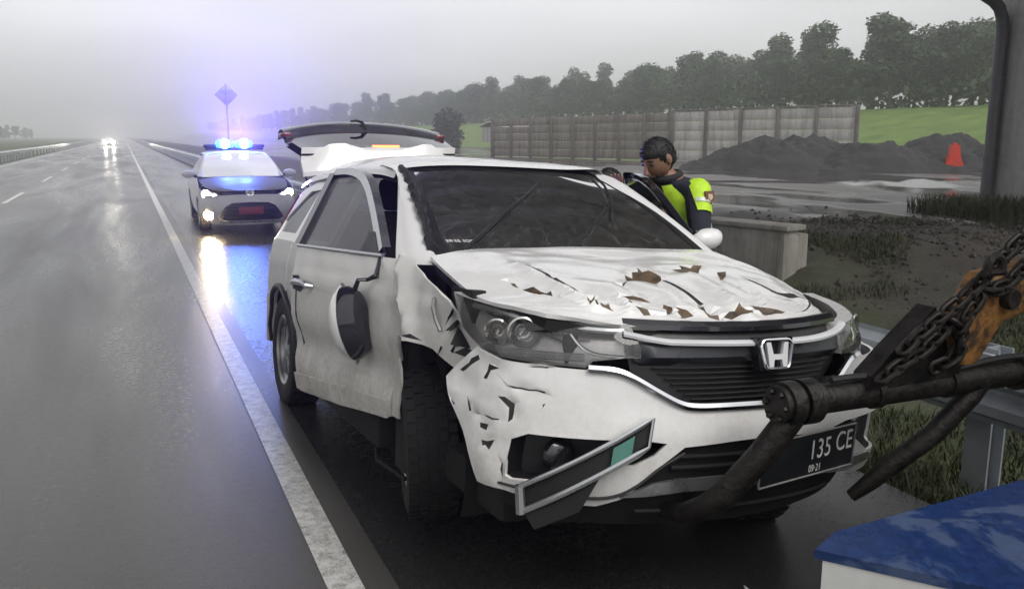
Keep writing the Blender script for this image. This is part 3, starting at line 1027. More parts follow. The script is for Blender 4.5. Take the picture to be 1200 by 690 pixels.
def hood_pt(s, t_):
    fs_, ft = min(max(s, 0), 1) * 60, min(max(t_, 0), 1) * 60
    i, j = min(int(fs_), 59), min(int(ft), 59)
    a, b = fs_ - i, ft - j
    p = _H[i, j] * (1 - a) * (1 - b) + _H[i + 1, j] * a * (1 - b) + _H[i, j + 1] * (1 - a) * b + _H[i + 1, j + 1] * a * b
    z = p[2]
    for (p0, p1, h, w) in FOLDS:
        dx, dy = p1[0] - p0[0], p1[1] - p0[1]
        k = max(0, min(1, ((s - p0[0]) * dx + (t_ - p0[1]) * dy) / (dx * dx + dy * dy)))
        d = math.hypot(s - p0[0] - dx * k, (t_ - p0[1] - dy * k) * .7)
        z += .9 * h * (.5 + .5 * math.cos(math.pi * min(1, d / w))) * min(1, k * 4 + .2)
    if any(inpoly(s, t_, d_) for d_ in DENTS):
        z -= .012
    edge = min(1, s / .06, (1 - s) / .06) * min(1, t_ / .08, (1 - t_) / .05)
    z += .010 * noise.fractal(Vector((s * 7, t_ * 7, 2)), 1, 2, 3) * max(edge, .15)
    return Vector((p[0], p[1], z))
CREASE_SHADE = [[(.197, .269), (.238, .326), (.250, .413), (.220, .802), (.214, .802), (.236, .417), (.228, .335)], [(.698, .384), (.716, .517), (.80, .60), (.835, .70), (.829, .727), (.75, .79), (.689, .812), (.75, .775), (.816, .715), (.822, .69), (.79, .62), (.702, .541)],
          [(.478, .43), (.484, .43), (.486, .65), (.479, .65)]]  # dark lines along the folds, crease shade put into the colour
panel('hood', [(0, 0), (1, 0), (1, 1), (0, 1)], hood_pt, ['white_paint_hood', 'bare_brown', 'dark_scrape'], suv,
      inlays=[(rag(d, .005), 1) for d in DENTS] + [(d, 2) for d in CREASE_SHADE], res=.022, thick=.014, sharp=24, flip=True)
# near-black sheets stand in for the shade under the hood edges; engine cover, bulkhead
mb = MB()
mb.grid([[_H[k, j] + np.array((0, 0, dz)) for k in range(0, 61, 4)] for j, dz in ((60, -.02), (59, -.055), (52, -.07))])
mb.grid([[_H[k, j] * np.array((1, .985, 1)) + np.array((0, 0, dz)) for j in range(0, 61, 4)] for k, dz in ((0, -.02), (1, -.075), (6, -.10))])
mb.build('hood_gap_shade', 'underbody', suv)
MB().box((1.62, 0, .82), (.86, 1.28, .22), bev=.05).box((1.15, 0, .80), (.1, 1.44, .62)).build('engine_bay', 'underbody', suv)

# ---- front bumper skin with fog-lamp openings and scraped, cracked paint
half_top = [(0, .695), (.151, .696), (.273, .694), (.314, .703), (.378, .736), (.471, .787), (.532, .810), (.601, .820), (.625, .812), (.781, .817), (.915, .822), (.995, .845), (1.015, .855)]
half_bot = [(0, .588), (.132, .583), (.298, .571), (.369, .517), (.42, .463), (.496, .396), (.574, .368), (.68, .370), (.789, .377), (.884, .391), (.988, .399)]
right_side = [(1.0, .42), (1.044, .53), (1.127, .647), (1.169, .729), (1.10, .79)]
left_side = [(1.03, .41), (1.12, .53), (1.20, .66), (1.24, .76), (1.10, .82)]
out = [(-s, z) for s, z in half_bot[::-1]] + [(s, z) for s, z in half_bot[1:]] + left_side + [(s, z) for s, z in half_top[::-1]] + [(-s, z) for s, z in half_top[1:]] + [(-s, z) for s, z in right_side[::-1]]
fogR = [(-.854, .569), (-.796, .595), (-.584, .594), (-.441, .595), (-.358, .584), (-.398, .545), (-.464, .512), (-.528, .513), (-.658, .445), (-.852, .434), (-.874, .444), (-.867, .504)]
fogL = [(-s, z) for s, z in fogR]
CRK = [[(-1.116, .754), (-1.003, .834), (-.994, .818), (-1.096, .746)], [(-.995, .744), (-.964, .805), (-.909, .8), (-.955, .784), (-.973, .742)], [(-.956, .789), (-.885, .743), (-.725, .733), (-.725, .724), (-.86, .735), (-.891, .739)],
       [(-.928, .712), (-.889, .715), (-.846, .685), (-.849, .623), (-.864, .606), (-.867, .674)], [(-1.008, .635), (-.892, .627), (-.891, .62), (-1.007, .629)], [(-.991, .605), (-.935, .607), (-.947, .579), (-.983, .58)],
       [(-.974, .548), (-.913, .557), (-.931, .514), (-.95, .53), (-.966, .524)], [(-.829, .812), (-.738, .813), (-.743, .806)], [(-.759, .692), (-.745, .697), (-.752, .681)],
       [(-.886, .494), (-.880, .497), (-.884, .402), (-.889, .402)], [(-1.133, .658), (-1.1, .644), (-1.109, .639)], [(-1.056, .689), (-1.018, .628), (-1.029, .626)]]
def bump_pt(s, z):
    off = .05 * math.exp(-((s - .80) / .22) ** 2) if s > 0 else 0
    if s < -.75:
        off += dn(s, 1, z, 5, .022) * sstep(-.75, -.95, s)
    if s < -.7 and any(inpoly(s, z, c_) for c_ in CRK):
        off -= .006
    off += .006 * math.sin((z - .62) * 16) * (1 if z > .6 else 0) * sstep(.5, .7, abs(s))
    return front(s, z, off)
bumper = panel('front_bumper', out, bump_pt, ['white_paint', 'dark_scrape'], suv, holes=[fogR, fogL], inlays=[(rag(slim(c_), .003), 1) for c_ in CRK], res=.03, thick=.012, sharp=40)
# character line along the lower blade of the bumper
for sg in (-1, 1):
    ln = [(.30, .553), (.38, .505), (.45, .445), (.53, .405), (.64, .398), (.78, .407), (.9, .415)]
    MB().tube([front(sg * s, z, .004) for s, z in cr(ln, 26)], .005, 6).build('bumper_seam', 'dark_scrape', bumper)
    # fog recess: walls and lamp
    poly = fogR if sg < 0 else fogL
    mb = MB()
    lp = densify(poly, .04)
    mb.grid([[front(s, z, -.004) for s, z in lp], [front(s * .985 - .002 * sg, z, -.09) for s, z in lp]], closed=True)
    mb.add([front(s, z, -.088) for s, z in poly], [tuple(range(len(poly)))])
    rec = mb.build('fog_recess', 'black_plastic', suv)
    c0 = front(sg * .70, .52, -.05)
    q = Matrix.Translation(c0) @ Matrix.Rotation(R(90), 4, 'Y') @ Matrix.Rotation(R(0), 4, 'X')
    MB().lathe([(.001, .018), (.035, .016), (.052, .004), (.056, -.02)], 18, q).build('fog_lamp', 'black_gloss', rec)
# black lower intake, slats and silver skid blade
lo = [(-.50, .40), (-.574, .36), (-.9, .385), (-.93, .33), (-.75, .285), (0, .27), (.75, .285), (.93, .33), (.9, .385), (.574, .36), (.50, .40), (.42, .466), (.369, .52), (.298, .574), (0, .59), (-.298, .574), (-.369, .52), (-.42, .466)]
low = panel('lower_valance', lo, lambda s, z: front(s, z, -.035), ['underbody'], suv, res=.06, thick=.01)
for z in (.345, .50, .535):
    w = .42 if z > .45 else .55
    MB().tube([front(s, z, -.02) for s in np.linspace(-w * .8, w * .8, 15)], .008, 6).build('intake_slat', 'underbody', low)
sk = [(-.40, .455), (-.30, .468), (0, .472), (.30, .468), (.40, .455), (.62, .45), (.70, .42), (.45, .405), (.30, .425), (0, .43), (-.30, .425), (-.42, .41), (-.5, .405)]
panel('skid_blade', sk, lambda s, z: front(s, z, .01 + (.05 * math.exp(-((s - .80) / .25) ** 2) if s > 0 else 0)), ['satin_silver'], suv, res=.04, thick=.012)

# ---- grille
gt = [(-.50, .955), (-.3, .950), (0, .947), (.3, .950), (.52, .955)]
gl = [(.47, .80), (.378, .742), (.314, .709), (.273, .70), (0, .70), (-.273, .70), (-.314, .709), (-.378, .742), (-.47, .80), (-.49, .87)]
grille = panel('grille', gt + [(.51, .87)] + gl, lambda s, z: front(s, z, -.045), ['black_plastic'], suv, res=.05)
wing = [(-.47, .905), (-.30, .893), (0, .888), (.30, .893), (.47, .905), (.46, .835), (.40, .80), (.30, .838), (.12, .832), (-.12, .832), (-.30, .838), (-.40, .80), (-.46, .835)]
panel('grille_wing', wing, lambda s, z: front(s, z, -.012 - 1.2 * max(0, .85 - z)), ['grille_grey'], grille, res=.04, thick=.01)
for k in range(7):
    z = .715 + k * .017
    w = lerp(.26, .40, k / 6)
    MB().tube([front(s, z, -.034) for s in np.linspace(-w, w, 17)], .004, 5).build('grille_slat', 'underbody', grille)
def strip(name, pts, h, off, mat, parent, n=40, d=.014):
    c_ = cr(pts, n)
    mb = MB()
    rows = []
    for s, z in c_:
        rows.append([front(s, z + h / 2, off - d), front(s, z + h / 2, off), front(s, z, off + d * .5), front(s, z - h / 2, off), front(s, z - h / 2, off - d)])
    mb.grid(rows)
    return mb.build(name, mat, parent)
strip('chrome_bar', [(-.505, .930), (-.376, .909), (-.297, .905), (-.073, .901), (.03, .901), (.16, .901), (.297, .905), (.421, .917), (.515, .938)], .017, .014, 'emblem_silver', grille)
strip('chrome_strip', [(-.615, .818), (-.532, .813), (-.471, .792), (-.378, .741), (-.314, .710), (-.26, .700), (-.15, .699), (0, .699), (.15, .699), (.26, .700), (.314, .710), (.378, .741), (.471, .792), (.532, .813), (.615, .818)], .024, .012, 'chrome', grille, 70)
strip('hood_gap_trim', [(-.50, .958), (-.3, .952), (0, .948), (.3, .952), (.52, .958)], .03, -.02, 'black_gloss', grille)
# emblem: an H in a rounded frame
ec = Vector(front(.035, .862, .02))
EM = Matrix.Translation(ec) @ Matrix(((0, 0, 1, 0), (1, 0, 0, 0), (0, 1, 0, 0), (0, 0, 0, 1))) @ Matrix.Rotation(R(-8), 4, 'X') @ Matrix.Diagonal((.86, .90, 1, 1))   # local x -> car left, local y -> up, local z -> forward
emb = MB().prism([(-.082, -.058), (.082, -.058), (.09, .066), (-.09, .066)], -.03, .002, EM).build('emblem', 'black_gloss', suv, False)
def rounded(w0, w1, h0, h1, r, n=5):
    pts = []
    for cx, cy, a0 in ((w1 - r, h1 - r, 0), (-w1 + r, h1 - r, 90), (-w0 + r, h0 + r, 180), (w0 - r, h0 + r, 270)):
        for k in range(n + 1):
            a = R(a0 + 90 * k / n)
            pts.append((cx + r * math.cos(a), cy + r * math.sin(a)))
    return pts
fr = rounded(.062, .077, -.052, .055, .024)
MB().tube([EM @ Vector((x, y, .008)) for x, y in fr], .0065, 8, closed=True).build('emblem_frame', 'chrome', emb)
Hm = [(-.055, .046), (-.034, .046), (-.0225, .002), (.0225, .002), (.034, .046), (.055, .046), (.044, -.045), (.024, -.045), (.019, -.018), (-.019, -.018), (-.024, -.045), (-.044, -.045)]
MB().prism(Hm, .002, .014, EM).build('emblem_letter', 'emblem_silver', emb, False)

# ---- headlights
HL = [(-1.23, 1.018), (-1.163, 1.008), (-.96, .987), (-.805, .968), (-.605, .956), (-.479, .954), (-.448, .886), (-.448, .854), (-.501, .853), (-.601, .841), (-.625, .818), (-.781, .824), (-.915, .830), (-.995, .852), (-1.103, .906)]
for sg in (-1, 1):
    poly = HL if sg < 0 else [(-s, z) for s, z in HL]
    zoff = 0 if sg < 0 else -.02
    hb = panel('headlight', poly, lambda s, z: front(s, z + zoff, -.055), ['lamp_housing'], suv, res=.05)
    mb = MB()
    lp = densify(poly, .04)
    mb.grid([[front(s, z + zoff, .0) for s, z in lp], [front(s, z + zoff, -.056) for s, z in lp]], closed=True)
    mb.build('lamp_rim', 'lamp_housing', hb)
    panel('lens', poly, lambda s, z: front(s, z + zoff, .003), ['lamp_glass'], hb, res=.05)
    for (s, z, r) in ((-.965, .908, .036), (-.862, .915, .042)):
        p = front(-sg * s, z + zoff, -.035)
        n = (front(-sg * s, z + zoff, .05) - front(-sg * s, z + zoff, 0)).normalized()
        n = (n + Vector((.9, 0, 0))).normalized()
        q = Matrix.Translation(p) @ n.to_track_quat('Z', 'Y').to_matrix().to_4x4()
        MB().lathe([(r * 1.25, .03), (r * 1.1, .034), (r, .01), (r * .75, -.012), (r * .3, -.02), (.001, -.021)], 22, q).build('reflector', 'reflector_chrome', hb)
        MB().lathe([(.001, .022), (r * .35, .019), (r * .62, .008), (r * .7, -.008)], 18, q).build('projector', 'lamp_glass', hb)
    for (s, z, w, h) in ((-.775, .925, .05, .05), (-.715, .915, .04, .06), (-.64, .918, .035, .022), (-.635, .895, .045, .018)):
        n = 2
        MB().add([front(-sg * (s + a * w / 2), z + zoff + b_ * h / 2, -.05 + .02 * b_) for a, b_ in ((-1, -1), (1, -1), (1, 1), (-1, 1))], [(0, 1, 2, 3)]).build('reflector', 'reflector_chrome', hb, False)
    MB().tube([front(-sg * s, z + zoff, -.02) for s, z in cr([(-.70, .945), (-.684, .924), (-.65, .888), (-.615, .866), (-.572, .857), (-.50, .853)], 20)], .006, 6).build('light_guide', 'chrome', hb)
    MB().tube([front(-sg * s, z + zoff - .014, -.012) for s, z in cr([(-1.10, .998), (-.96, .983), (-.805, .963), (-.605, .950), (-.50, .948)], 20)], .010, 6).build('light_guide', 'satin_silver', hb)
    for k in range(4):
        MB().tube([front(-sg * s, .835 + k * .007 + zoff, -.03) for s in np.linspace(-.63, -.93, 8)], .0025, 4).build('lens_rib', 'satin_silver', hb)

# ---- right front wing (torn at the wheel) and left wing
fo = [(1.03, .44), (1.03, .80), (.985, 1.12), (1.08, 1.12), (1.2, 1.10), (1.36, 1.05), (1.52, 1.015), (1.60, .985), (1.655, .93), (1.73, .875), (1.80, .835), (1.76, .79), (1.66, .735), (1.58, .765), (1.5, .795), (1.35, .806), (1.24, .79), (1.15, .80), (1.12, .70), (1.14, .60), (1.10, .44)]
def fend(x, z):
    y = ysd(x, z) - .004
    crush = .055 * sstep(1.35, 1.75, x) * sstep(1.05, .9, z)
    fold = .035 * max(0, 1 - abs((x - 1.2) + (z - .95) * .8) / .11)
    return Vector((x, -(y - crush + fold + dn(x, 3, z, 5, .02)), z))
panel('front_wing', fo, fend, ['dirty_white_paint', 'dark_scrape'], suv, inlays=[([(1.62, .80), (1.70, .79), (1.76, .82), (1.69, .83)], 1), ([(1.30, .82), (1.42, .815), (1.36, .835)], 1)], res=.035, thick=.010, sharp=35)['label'] = 'crumpled grimy front wing torn above the wheel'
fl = [(1.03, .36), (.985, 1.12), (1.2, 1.08), (1.5, 1.0), (1.66, .94), (1.72, .88), (1.72, .60), (1.70, .45), (1.62, .62), (1.48, .73), (1.31, .77), (1.14, .73), (1.0, .62), (.92, .45), (.90, .36)]
panel('front_wing', [p for p in fl], LS(-.004), ['white_paint'], suv, res=.06, thick=.008, flip=True)
# torn black liner and bent bracket between wing and lamp
mb = MB()
rl = random.Random(9)
for k in range(14):
    a = Vector((1.56 + rl.uniform(-.05, .12), -.84 + rl.uniform(-.02, .03), .98 - k * .012 + rl.uniform(-.03, .03)))
    b_ = a + Vector((rl.uniform(-.06, .08), rl.uniform(-.05, .02), rl.uniform(-.09, .03)))
    c_ = a + Vector((rl.uniform(-.03, .05), rl.uniform(-.04, .03), rl.uniform(-.08, .0)))
    mb.add([a, b_, c_, a + Vector((0, .01, -.01))], [(0, 1, 2), (0, 2, 3), (0, 3, 1), (1, 3, 2)])
mb.box((1.62, -.80, .93), (.2, .05, .2)).build('torn_liner', 'underbody', suv, False)
MB().tube([(1.50, -.885, .985), (1.53, -.90, .955), (1.535, -.89, .91), (1.56, -.88, .87)], .008, 6).build('bent_bracket', 'bare_steel', suv)
# wheel-well liner
for sg in (-1, 1):
    MB().grid([[Vector((1.18 + .46 * math.cos(a), sg * yy, .36 + .46 * math.sin(a))) for a in np.linspace(-.4, math.pi + .4, 22)] for yy in (.40, .80)]).build('wheel_liner', 'underbody', suv)
    MB().grid([[Vector((-1.31 + .42 * math.cos(a), sg * yy, .36 + .42 * math.sin(a))) for a in np.linspace(-.2, math.pi + .2, 22)] for yy in (.45, .885)]).build('wheel_liner', 'underbody', suv)
    MB().box((1.05, sg * .42, .55), (1.1, .03, .7)).build('inner_wing', 'underbody', suv)
    MB().box((-1.31, sg * .46, .5), (.8, .03, .7)).build('inner_wing', 'underbody', suv)
MB().box((-.1, 0, .30), (3.9, 1.5, .16), bev=.04).box((1.85, 0, .42), (.3, 1.3, .35), bev=.05).box((-.2, -.79, .29), (1.9, .14, .16), bev=.03).box((-.2, .79, .29), (1.9, .14, .16), bev=.03).box((1.02, -.74, .55), (.14, .2, .7)).build('underbody', 'underbody', suv)
MB().tube([(.55, -.80, .22), (.75, -.86, .17), (.98, -.80, .14)], .010, 6).build('bent_bracket', 'underbody', suv)

# ---- pillars, roof, glass
def strip3(name, a, b, mat, parent, n=14, thick=.05, flip=False):
    A_, B_ = cr(a, n), cr(b, n)
    mb = MB()
    rows = []
    for p, q in zip(A_, B_):
        p, q = Vector(p), Vector(q)
        m_ = (p + q) / 2
        outw = Vector((.25, 1 if m_.y > 0 else -1, .35)).normalized() * .018
        inn = Vector((-.35, -1 if m_.y > 0 else 1, -.2)).normalized() * thick
        rows.append([p + inn, p, p * .7 + q * .3 + outw, p * .3 + q * .7 + outw, q, q + inn])
    mb.grid(rows, flip=flip)
    return mb.build(name, mat, parent)
strip3('windshield_pillar', [(-.10, -.615, 1.545), (.25, -.635, 1.50), (.62, -.745, 1.32), (.90, -.84, 1.15), (.98, -.865, 1.06)], [(.14, -.585, 1.535), (.42, -.628, 1.45), (.80, -.70, 1.28), (1.12, -.765, 1.14), (1.24, -.80, 1.09)], 'white_paint', suv)
strip3('windshield_pillar', [(-.10, .615, 1.575), (.25, .64, 1.53), (.62, .745, 1.33), (.90, .84, 1.15), (.98, .865, 1.06)], [(.09, .60, 1.58), (.36, .64, 1.49), (.70, .71, 1.32), (.98, .765, 1.16), (1.16, .80, 1.08)], 'white_paint', suv, flip=True)
WS_T = [(.20, -.585, 1.512), (.18, -.3, 1.545), (.17, 0, 1.553), (.15, .3, 1.562), (.10, .595, 1.565)]
WS_B = [(1.13, -.755, 1.125), (1.08, -.4, 1.125), (1.06, 0, 1.13), (1.04, .4, 1.14), (.99, .755, 1.145)]
_T, _B = cr(WS_T, 21), cr(WS_B, 21)
def ws(a, b, off=0.0):
    """point on the windshield: a 0..1 across, b 0 (top)..1 (base)"""
    i = min(int(a * 20), 19); f = a * 20 - i
    t0 = Vector(_T[i] * (1 - f) + _T[i + 1] * f); b0 = Vector(_B[i] * (1 - f) + _B[i + 1] * f)
    n = Vector((.43, 0, .9))
    return t0.lerp(b0, b) + n * (.03 * math.sin(math.pi * b) + off)
MB().grid([[ws(a, b) for a in np.linspace(0, 1, 25)] for b in np.linspace(0, 1, 13)]).build('windshield', 'windshield_glass', suv)
mb = MB()
mb.grid([[ws(a, b, .002) for a in np.linspace(0, 1, 25)] for b in (-.03, .0, .045)])
mb.grid([[ws(a, b, .003) for b in np.linspace(0, 1.02, 13)] for a in (0, .02, .045)])
mb.grid([[ws(a, b, .003) for b in np.linspace(0, 1.02, 13)] for a in (.965, .985, 1.0)])
mb.build('windshield_border', 'black_plastic', suv)
# peeling black seal beside the right pillar
rs_ = random.Random(4)
mb = MB()
mb.tube([ws(.0, b, .012 + .012 * rs_.random()) + Vector((0, -.012 + .018 * rs_.random(), 0)) for b in np.linspace(0, .98, 26)], [rs_.uniform(.012, .024) for _ in range(26)], 6)
mb.build('torn_seal', 'rubber', suv)
# wipers standing on the glass
wp = MB().tube([ws(.44, 1.0, .02), ws(.60, .80, .03), ws(.80, .50, .03)], [.010, .008, .006], 6).build('wiper_arm', 'black_plastic', suv)
MB().tube([ws(a, b, .016) for a, b in ((.70, .72), (.82, .48), (.90, .28), (.95, .10))], .007, 5).build('wiper_blade', 'black_plastic', wp)
wp = MB().tube([ws(.10, 1.0, .02), ws(.20, .86, .03), ws(.38, .56, .03)], [.010, .008, .006], 6).build('wiper_arm', 'black_plastic', suv)
MB().tube([ws(a, b, .016) for a, b in ((.16, .90), (.34, .62), (.46, .44), (.55, .30))], .007, 5).build('wiper_blade', 'black_plastic', wp)
# pale sticker lettering low on the glass
sv = (ws(.14, .90, .004) - ws(.06, .90, .004)).normalized()
upv = (ws(.1, .8, .004) - ws(.1, .95, .004)).normalized()
nv = sv.cross(upv).normalized()
upv = nv.cross(sv)
stk = MB()
rs_ = random.Random(12)
base = ws(.055, .905, .006)
for k in range(7):
    w = .017
    for (x0, y0, w0, h0) in rs_.sample([(0, 0, .004, .02), (.004, .016, .01, .004), (.004, 0, .01, .004), (.012, 0, .004, .02), (.004, .008, .009, .004)], 4):
        o_ = base + sv * (k * .021 + x0)
        stk.add([o_ + upv * y0, o_ + sv * w0 + upv * y0, o_ + sv * w0 + upv * (y0 + h0), o_ + upv * (y0 + h0)], [(0, 1, 2, 3)])
stk.build('sticker', 'plate_white', suv, False)
# roof
RR = []
for (x, zr, zc, zl, w) in ((.20, 1.520, 1.562, 1.575, .585), (-.02, 1.545, 1.60, 1.60, .60), (-.45, 1.560, 1.645, 1.625, .615), (-1.1, 1.555, 1.675, 1.64, .615), (-1.7, 1.535, 1.665, 1.63, .60), (-2.05, 1.505, 1.635, 1.60, .58)):
    RR.append([(x, -w - .045, zr - .05), (x, -w, zr), (x, -w * .6, lerp(zr, zc, .72)), (x, 0, zc), (x, w * .6, lerp(zl, zc, .72)), (x, w, zl), (x, w + .045, zl - .05)])
rg_ = patch(RR, 33, 41)
for j, r_ in enumerate(rg_):
    for k, p in enumerate(r_):
        e = min(1, j / 3, (40 - j) / 3) * min(1, k / 6, (32 - k) / 6)
        p.z += e * (.012 * noise.fractal(p * 3.2, 1, 2, 3) - .03 * max(0, 1 - abs((p.x + .15) + (p.y + .1) * .6) / .07) * max(0, 1 - abs(p.y + .12) / .28))
MB().grid(rg_, flip=False).build('roof', 'white_paint_hood', suv)
MB().grid([[p + Vector((0, 0, -.05)) for p in r_[3:-3:3]] for r_ in rg_[::4]], flip=True).build('headliner', 'trim_grey', suv)
# right side upper structure, windows, doors
def upper(fn, mat, flip):
    o1 = [(-.20, 1.085), (-.24, 1.515), (-1.2, 1.515), (-1.72, 1.44), (-2.04, 1.12), (-2.06, 1.085)]
    return panel('side_frame', o1, fn(0), [mat], suv, holes=[[(-.28, 1.12), (-.31, 1.47), (-1.07, 1.47), (-1.12, 1.3), (-1.13, 1.12)], [(-1.21, 1.14), (-1.19, 1.43), (-1.47, 1.42), (-1.80, 1.22), (-1.77, 1.14)]], res=.06, thick=.03, flip=flip)
for fn, flip in ((RS, False), (LS, True)):
    sf = upper(fn, 'white_paint', flip)
    panel('door_window', [(-.27, 1.11), (-.30, 1.48), (-1.08, 1.48), (-1.14, 1.11)], fn(-.012), ['side_glass'], sf, res=.1, flip=flip)
    panel('quarter_window', [(-1.20, 1.13), (-1.18, 1.44), (-1.48, 1.43), (-1.82, 1.21), (-1.78, 1.13)], fn(-.012), ['side_glass'], sf, res=.1, flip=flip)
    rd = panel('rear_door', [(-.17, .34), (-.18, 1.08), (-1.14, 1.09), (-1.12, .78), (-.98, .66), (-.90, .50), (-.87, .34)], fn(0), ['dirty_white_paint'], suv, res=.06, thick=.03, flip=flip)
    panel('rear_quarter', [(-1.15, 1.09), (-2.06, 1.09), (-2.22, .95), (-2.27, .6), (-2.22, .34), (-1.73, .32), (-1.70, .48), (-1.61, .64), (-1.47, .745), (-1.31, .78), (-1.14, .77)], fn(.004), ['dirty_white_paint'], suv, res=.05, thick=.02, flip=flip)
    sgn = -1 if fn is RS else 1
    mb = MB()
    mb.tube([fn(.012)(-1.31 + .43 * math.cos(a), .36 + .43 * math.sin(a)) for a in np.linspace(.1, math.pi - .0, 24)], .018, 6)
    mb.build('arch_trim', 'black_plastic', suv)
    panel('tail_lamp', [(-2.02, 1.10), (-2.0, 1.42), (-1.86, 1.40), (-1.95, 1.05), (-2.1, .95), (-2.15, 1.0)], fn(.012), ['red_lens'], suv, res=.08, thick=.02, flip=flip)
panel('rear_bumper', [(-.85, .30), (-.85, .66), (.85, .66), (.85, .30)], lambda y, z: Vector((-2.33 + .16 * (abs(y) / .85) ** 3, y, z)), ['dirty_white_paint'], suv, res=.1, thick=.03, flip=True)
MB().box((-2.0, 0, .62), (.5, 1.3, .08)).box((-1.2, 0, .60), (1.6, 1.4, .06)).build('cargo_floor', 'trim_grey', suv)

# ---- right front door, hanging ajar
def hinge(deg, hx, hy):
    return Matrix.Translation((hx, hy, 0)) @ Matrix.Rotation(R(deg), 4, 'Z') @ Matrix.Translation((-hx, -hy, 0))
DR = hinge(8.5, 1.0, -.885)
def dpt(off=0.0, dent=0.0):
    return lambda x, z: DR @ Vector((x, -(ysd(x, z) + off + (dn(x, 7, z, 3, dent) if dent else 0) - (.02 * max(0, 1 - abs(z - .62) / .12) if dent else 0)), z))
do = [(.985, 1.10), (1.03, .95), (1.045, .80), (1.03, .60), (1.01, .43), (.45, .365), (-.13, .33), (-.15, .60), (-.165, 1.085), (.4, 1.10)]
door = panel('front_door', do, dpt(0, .012), ['dirty_white_paint', 'dark_scrape'], suv, inlays=[([(-.10, .93), (-.09, .70), (-.06, .58), (-.045, .60), (-.07, .72), (-.075, .93)], 1)], res=.045, thick=.045)
fr_in = [(.80, 1.12), (.62, 1.23), (.45, 1.33), (.28, 1.42), (.13, 1.475), (-.05, 1.50), (-.24, 1.50), (-.215, 1.30), (-.19, 1.11)]
mb = MB()
rows = []
for x, z in cr(fr_in[:7], 30):
    rows.append([DR @ Vector((x + .02, -(ysd(x, z + .02) + o_), z + .022)) for o_ in (-.03, .012)] + [DR @ Vector((x - .005, -(ysd(x, z) + o_), z - .012)) for o_ in (.012, -.03)])
mb.grid(rows)
mb.build('window_frame', 'satin_silver', door)
mb = MB()
rows = []
for x, z in cr(fr_in[6:], 10):
    rows.append([DR @ Vector((x + dx, -(ysd(x, z) + o_), z)) for dx, o_ in ((-.05, -.03), (-.05, .008), (.02, .008), (.02, -.03))])
mb.grid(rows)
mb.build('window_post', 'black_gloss', door)
panel('door_window', [(.80, 1.115), (.62, 1.23), (.45, 1.325), (.28, 1.415), (.13, 1.47), (-.05, 1.495), (-.23, 1.495), (-.19, 1.105)], dpt(-.015), ['side_glass'], door, res=.08)
MB().tube([dpt(.008)(x, 1.105) for x in np.linspace(.86, -.17, 12)], .010, 6).build('belt_trim', 'satin_silver', door)
panel('mirror_base', [(.86, 1.10), (.80, 1.12), (.66, 1.205), (.60, 1.20), (.62, 1.10)], dpt(.01), ['black_plastic'], door, res=.06, thick=.02)
hp = [dpt(.03)(x, z) for x, z in ((-.06, .915), (-.02, .925), (.08, .925), (.13, .915))]
MB().tube([dpt(.0)(-.07, .912)] + hp + [dpt(.0)(.14, .912)], [.012, .016, .017, .017, .016, .012], 8).build('door_handle', 'satin_silver', door)
panel('handle_recess_shade', [(-.13, .88), (-.13, .95), (-.05, .955), (.03, .90), (-.02, .87)], dpt(.003), ['dark_scrape'], door, res=.03)  # flat dark patch painted for the shaded hollow by the handle
panel('door_cladding', [(.99, .42), (1.0, .50), (-.13, .43), (-.12, .345), (.45, .375)], dpt(.014, .006), ['dirty_white_paint'], door, res=.06, thick=.012)
# mirror torn off its base and hanging against the door
MC = dpt(.075)(.76, .80)
mq = Matrix.Translation(MC) @ Matrix.Rotation(R(42), 4, 'Z') @ Matrix.Rotation(R(-14), 4, 'Y')
mb = MB()
rows = []
for a in np.linspace(0, math.pi, 13):
    ring = []
    for k in range(17):
        b_ = math.pi * k / 16 - math.pi / 2
        ring.append(mq @ Vector((-.075 * math.sin(a) * math.cos(b_) * 1.15 + .01, -.085 * math.sin(a) * math.sin(b_) - .0, .165 * math.cos(a) * (1 - .12 * math.sin(b_)))))
    rows.append(ring)
mb.grid(rows)
mir = mb.build('hanging_mirror', 'white_paint', door)
mb = MB()
rows = []
for a in np.linspace(0, 2 * math.pi, 29):
    rows.append([mq @ Vector((.012 + d, -.078 * k * math.cos(a), .155 * k * math.sin(a))) for d, k in ((0, 1.06), (.035, 1.05), (.075, .86), (.085, .6), (.08, 0.02))])
mb.grid(rows)
mb.build('mirror_housing', 'black_gloss', mir)
MB().tube([MC + Vector((.02, .02, .13)), MC + Vector((.07, .03, .20)), dpt(.04)(.84, 1.0), dpt(.03)(.90, 1.02), dpt(.02)(.88, 1.06), dpt(.0)(.82, 1.10)], [.014, .010, .009, .014, .009, .007], 7).build('mirror_stalk', 'black_plastic', mir)

# ---- left front door standing open, with its mirror
DL = hinge(-21, .98, .885)
def lpt(off=0.0):
    return lambda x, z: DL @ Vector((x, ysd(x, min(z, 1.52)) + off, z + .07 * sstep(1.1, 1.5, z)))
dol = [(.985, 1.10), (1.03, .95), (1.045, .80), (1.03, .60), (1.01, .36), (-.13, .33), (-.15, .60), (-.165, 1.085), (.4, 1.10)]
ldoor = panel('front_door', dol, lpt(0), ['white_paint'], suv, res=.08, thick=.05, flip=True)
mb = MB()
rows = []
for x, z in cr(fr_in[:7] + [(-.245, 1.40), (-.21, 1.2), (-.19, 1.1)], 36):
    rows.append([lpt(o_)(x + dx, z + dz) for dx, dz, o_ in ((.018, .02, -.03), (.018, .02, .012), (-.012, -.016, .012), (-.012, -.016, -.03))])
mb.grid(rows, flip=True)
mb.build('window_frame', 'black_gloss', ldoor)
MB().tube([lpt(.016)(x, z + .012) for x, z in cr(fr_in[:7], 24)], .007, 6).build('frame_trim', 'satin_silver', ldoor)
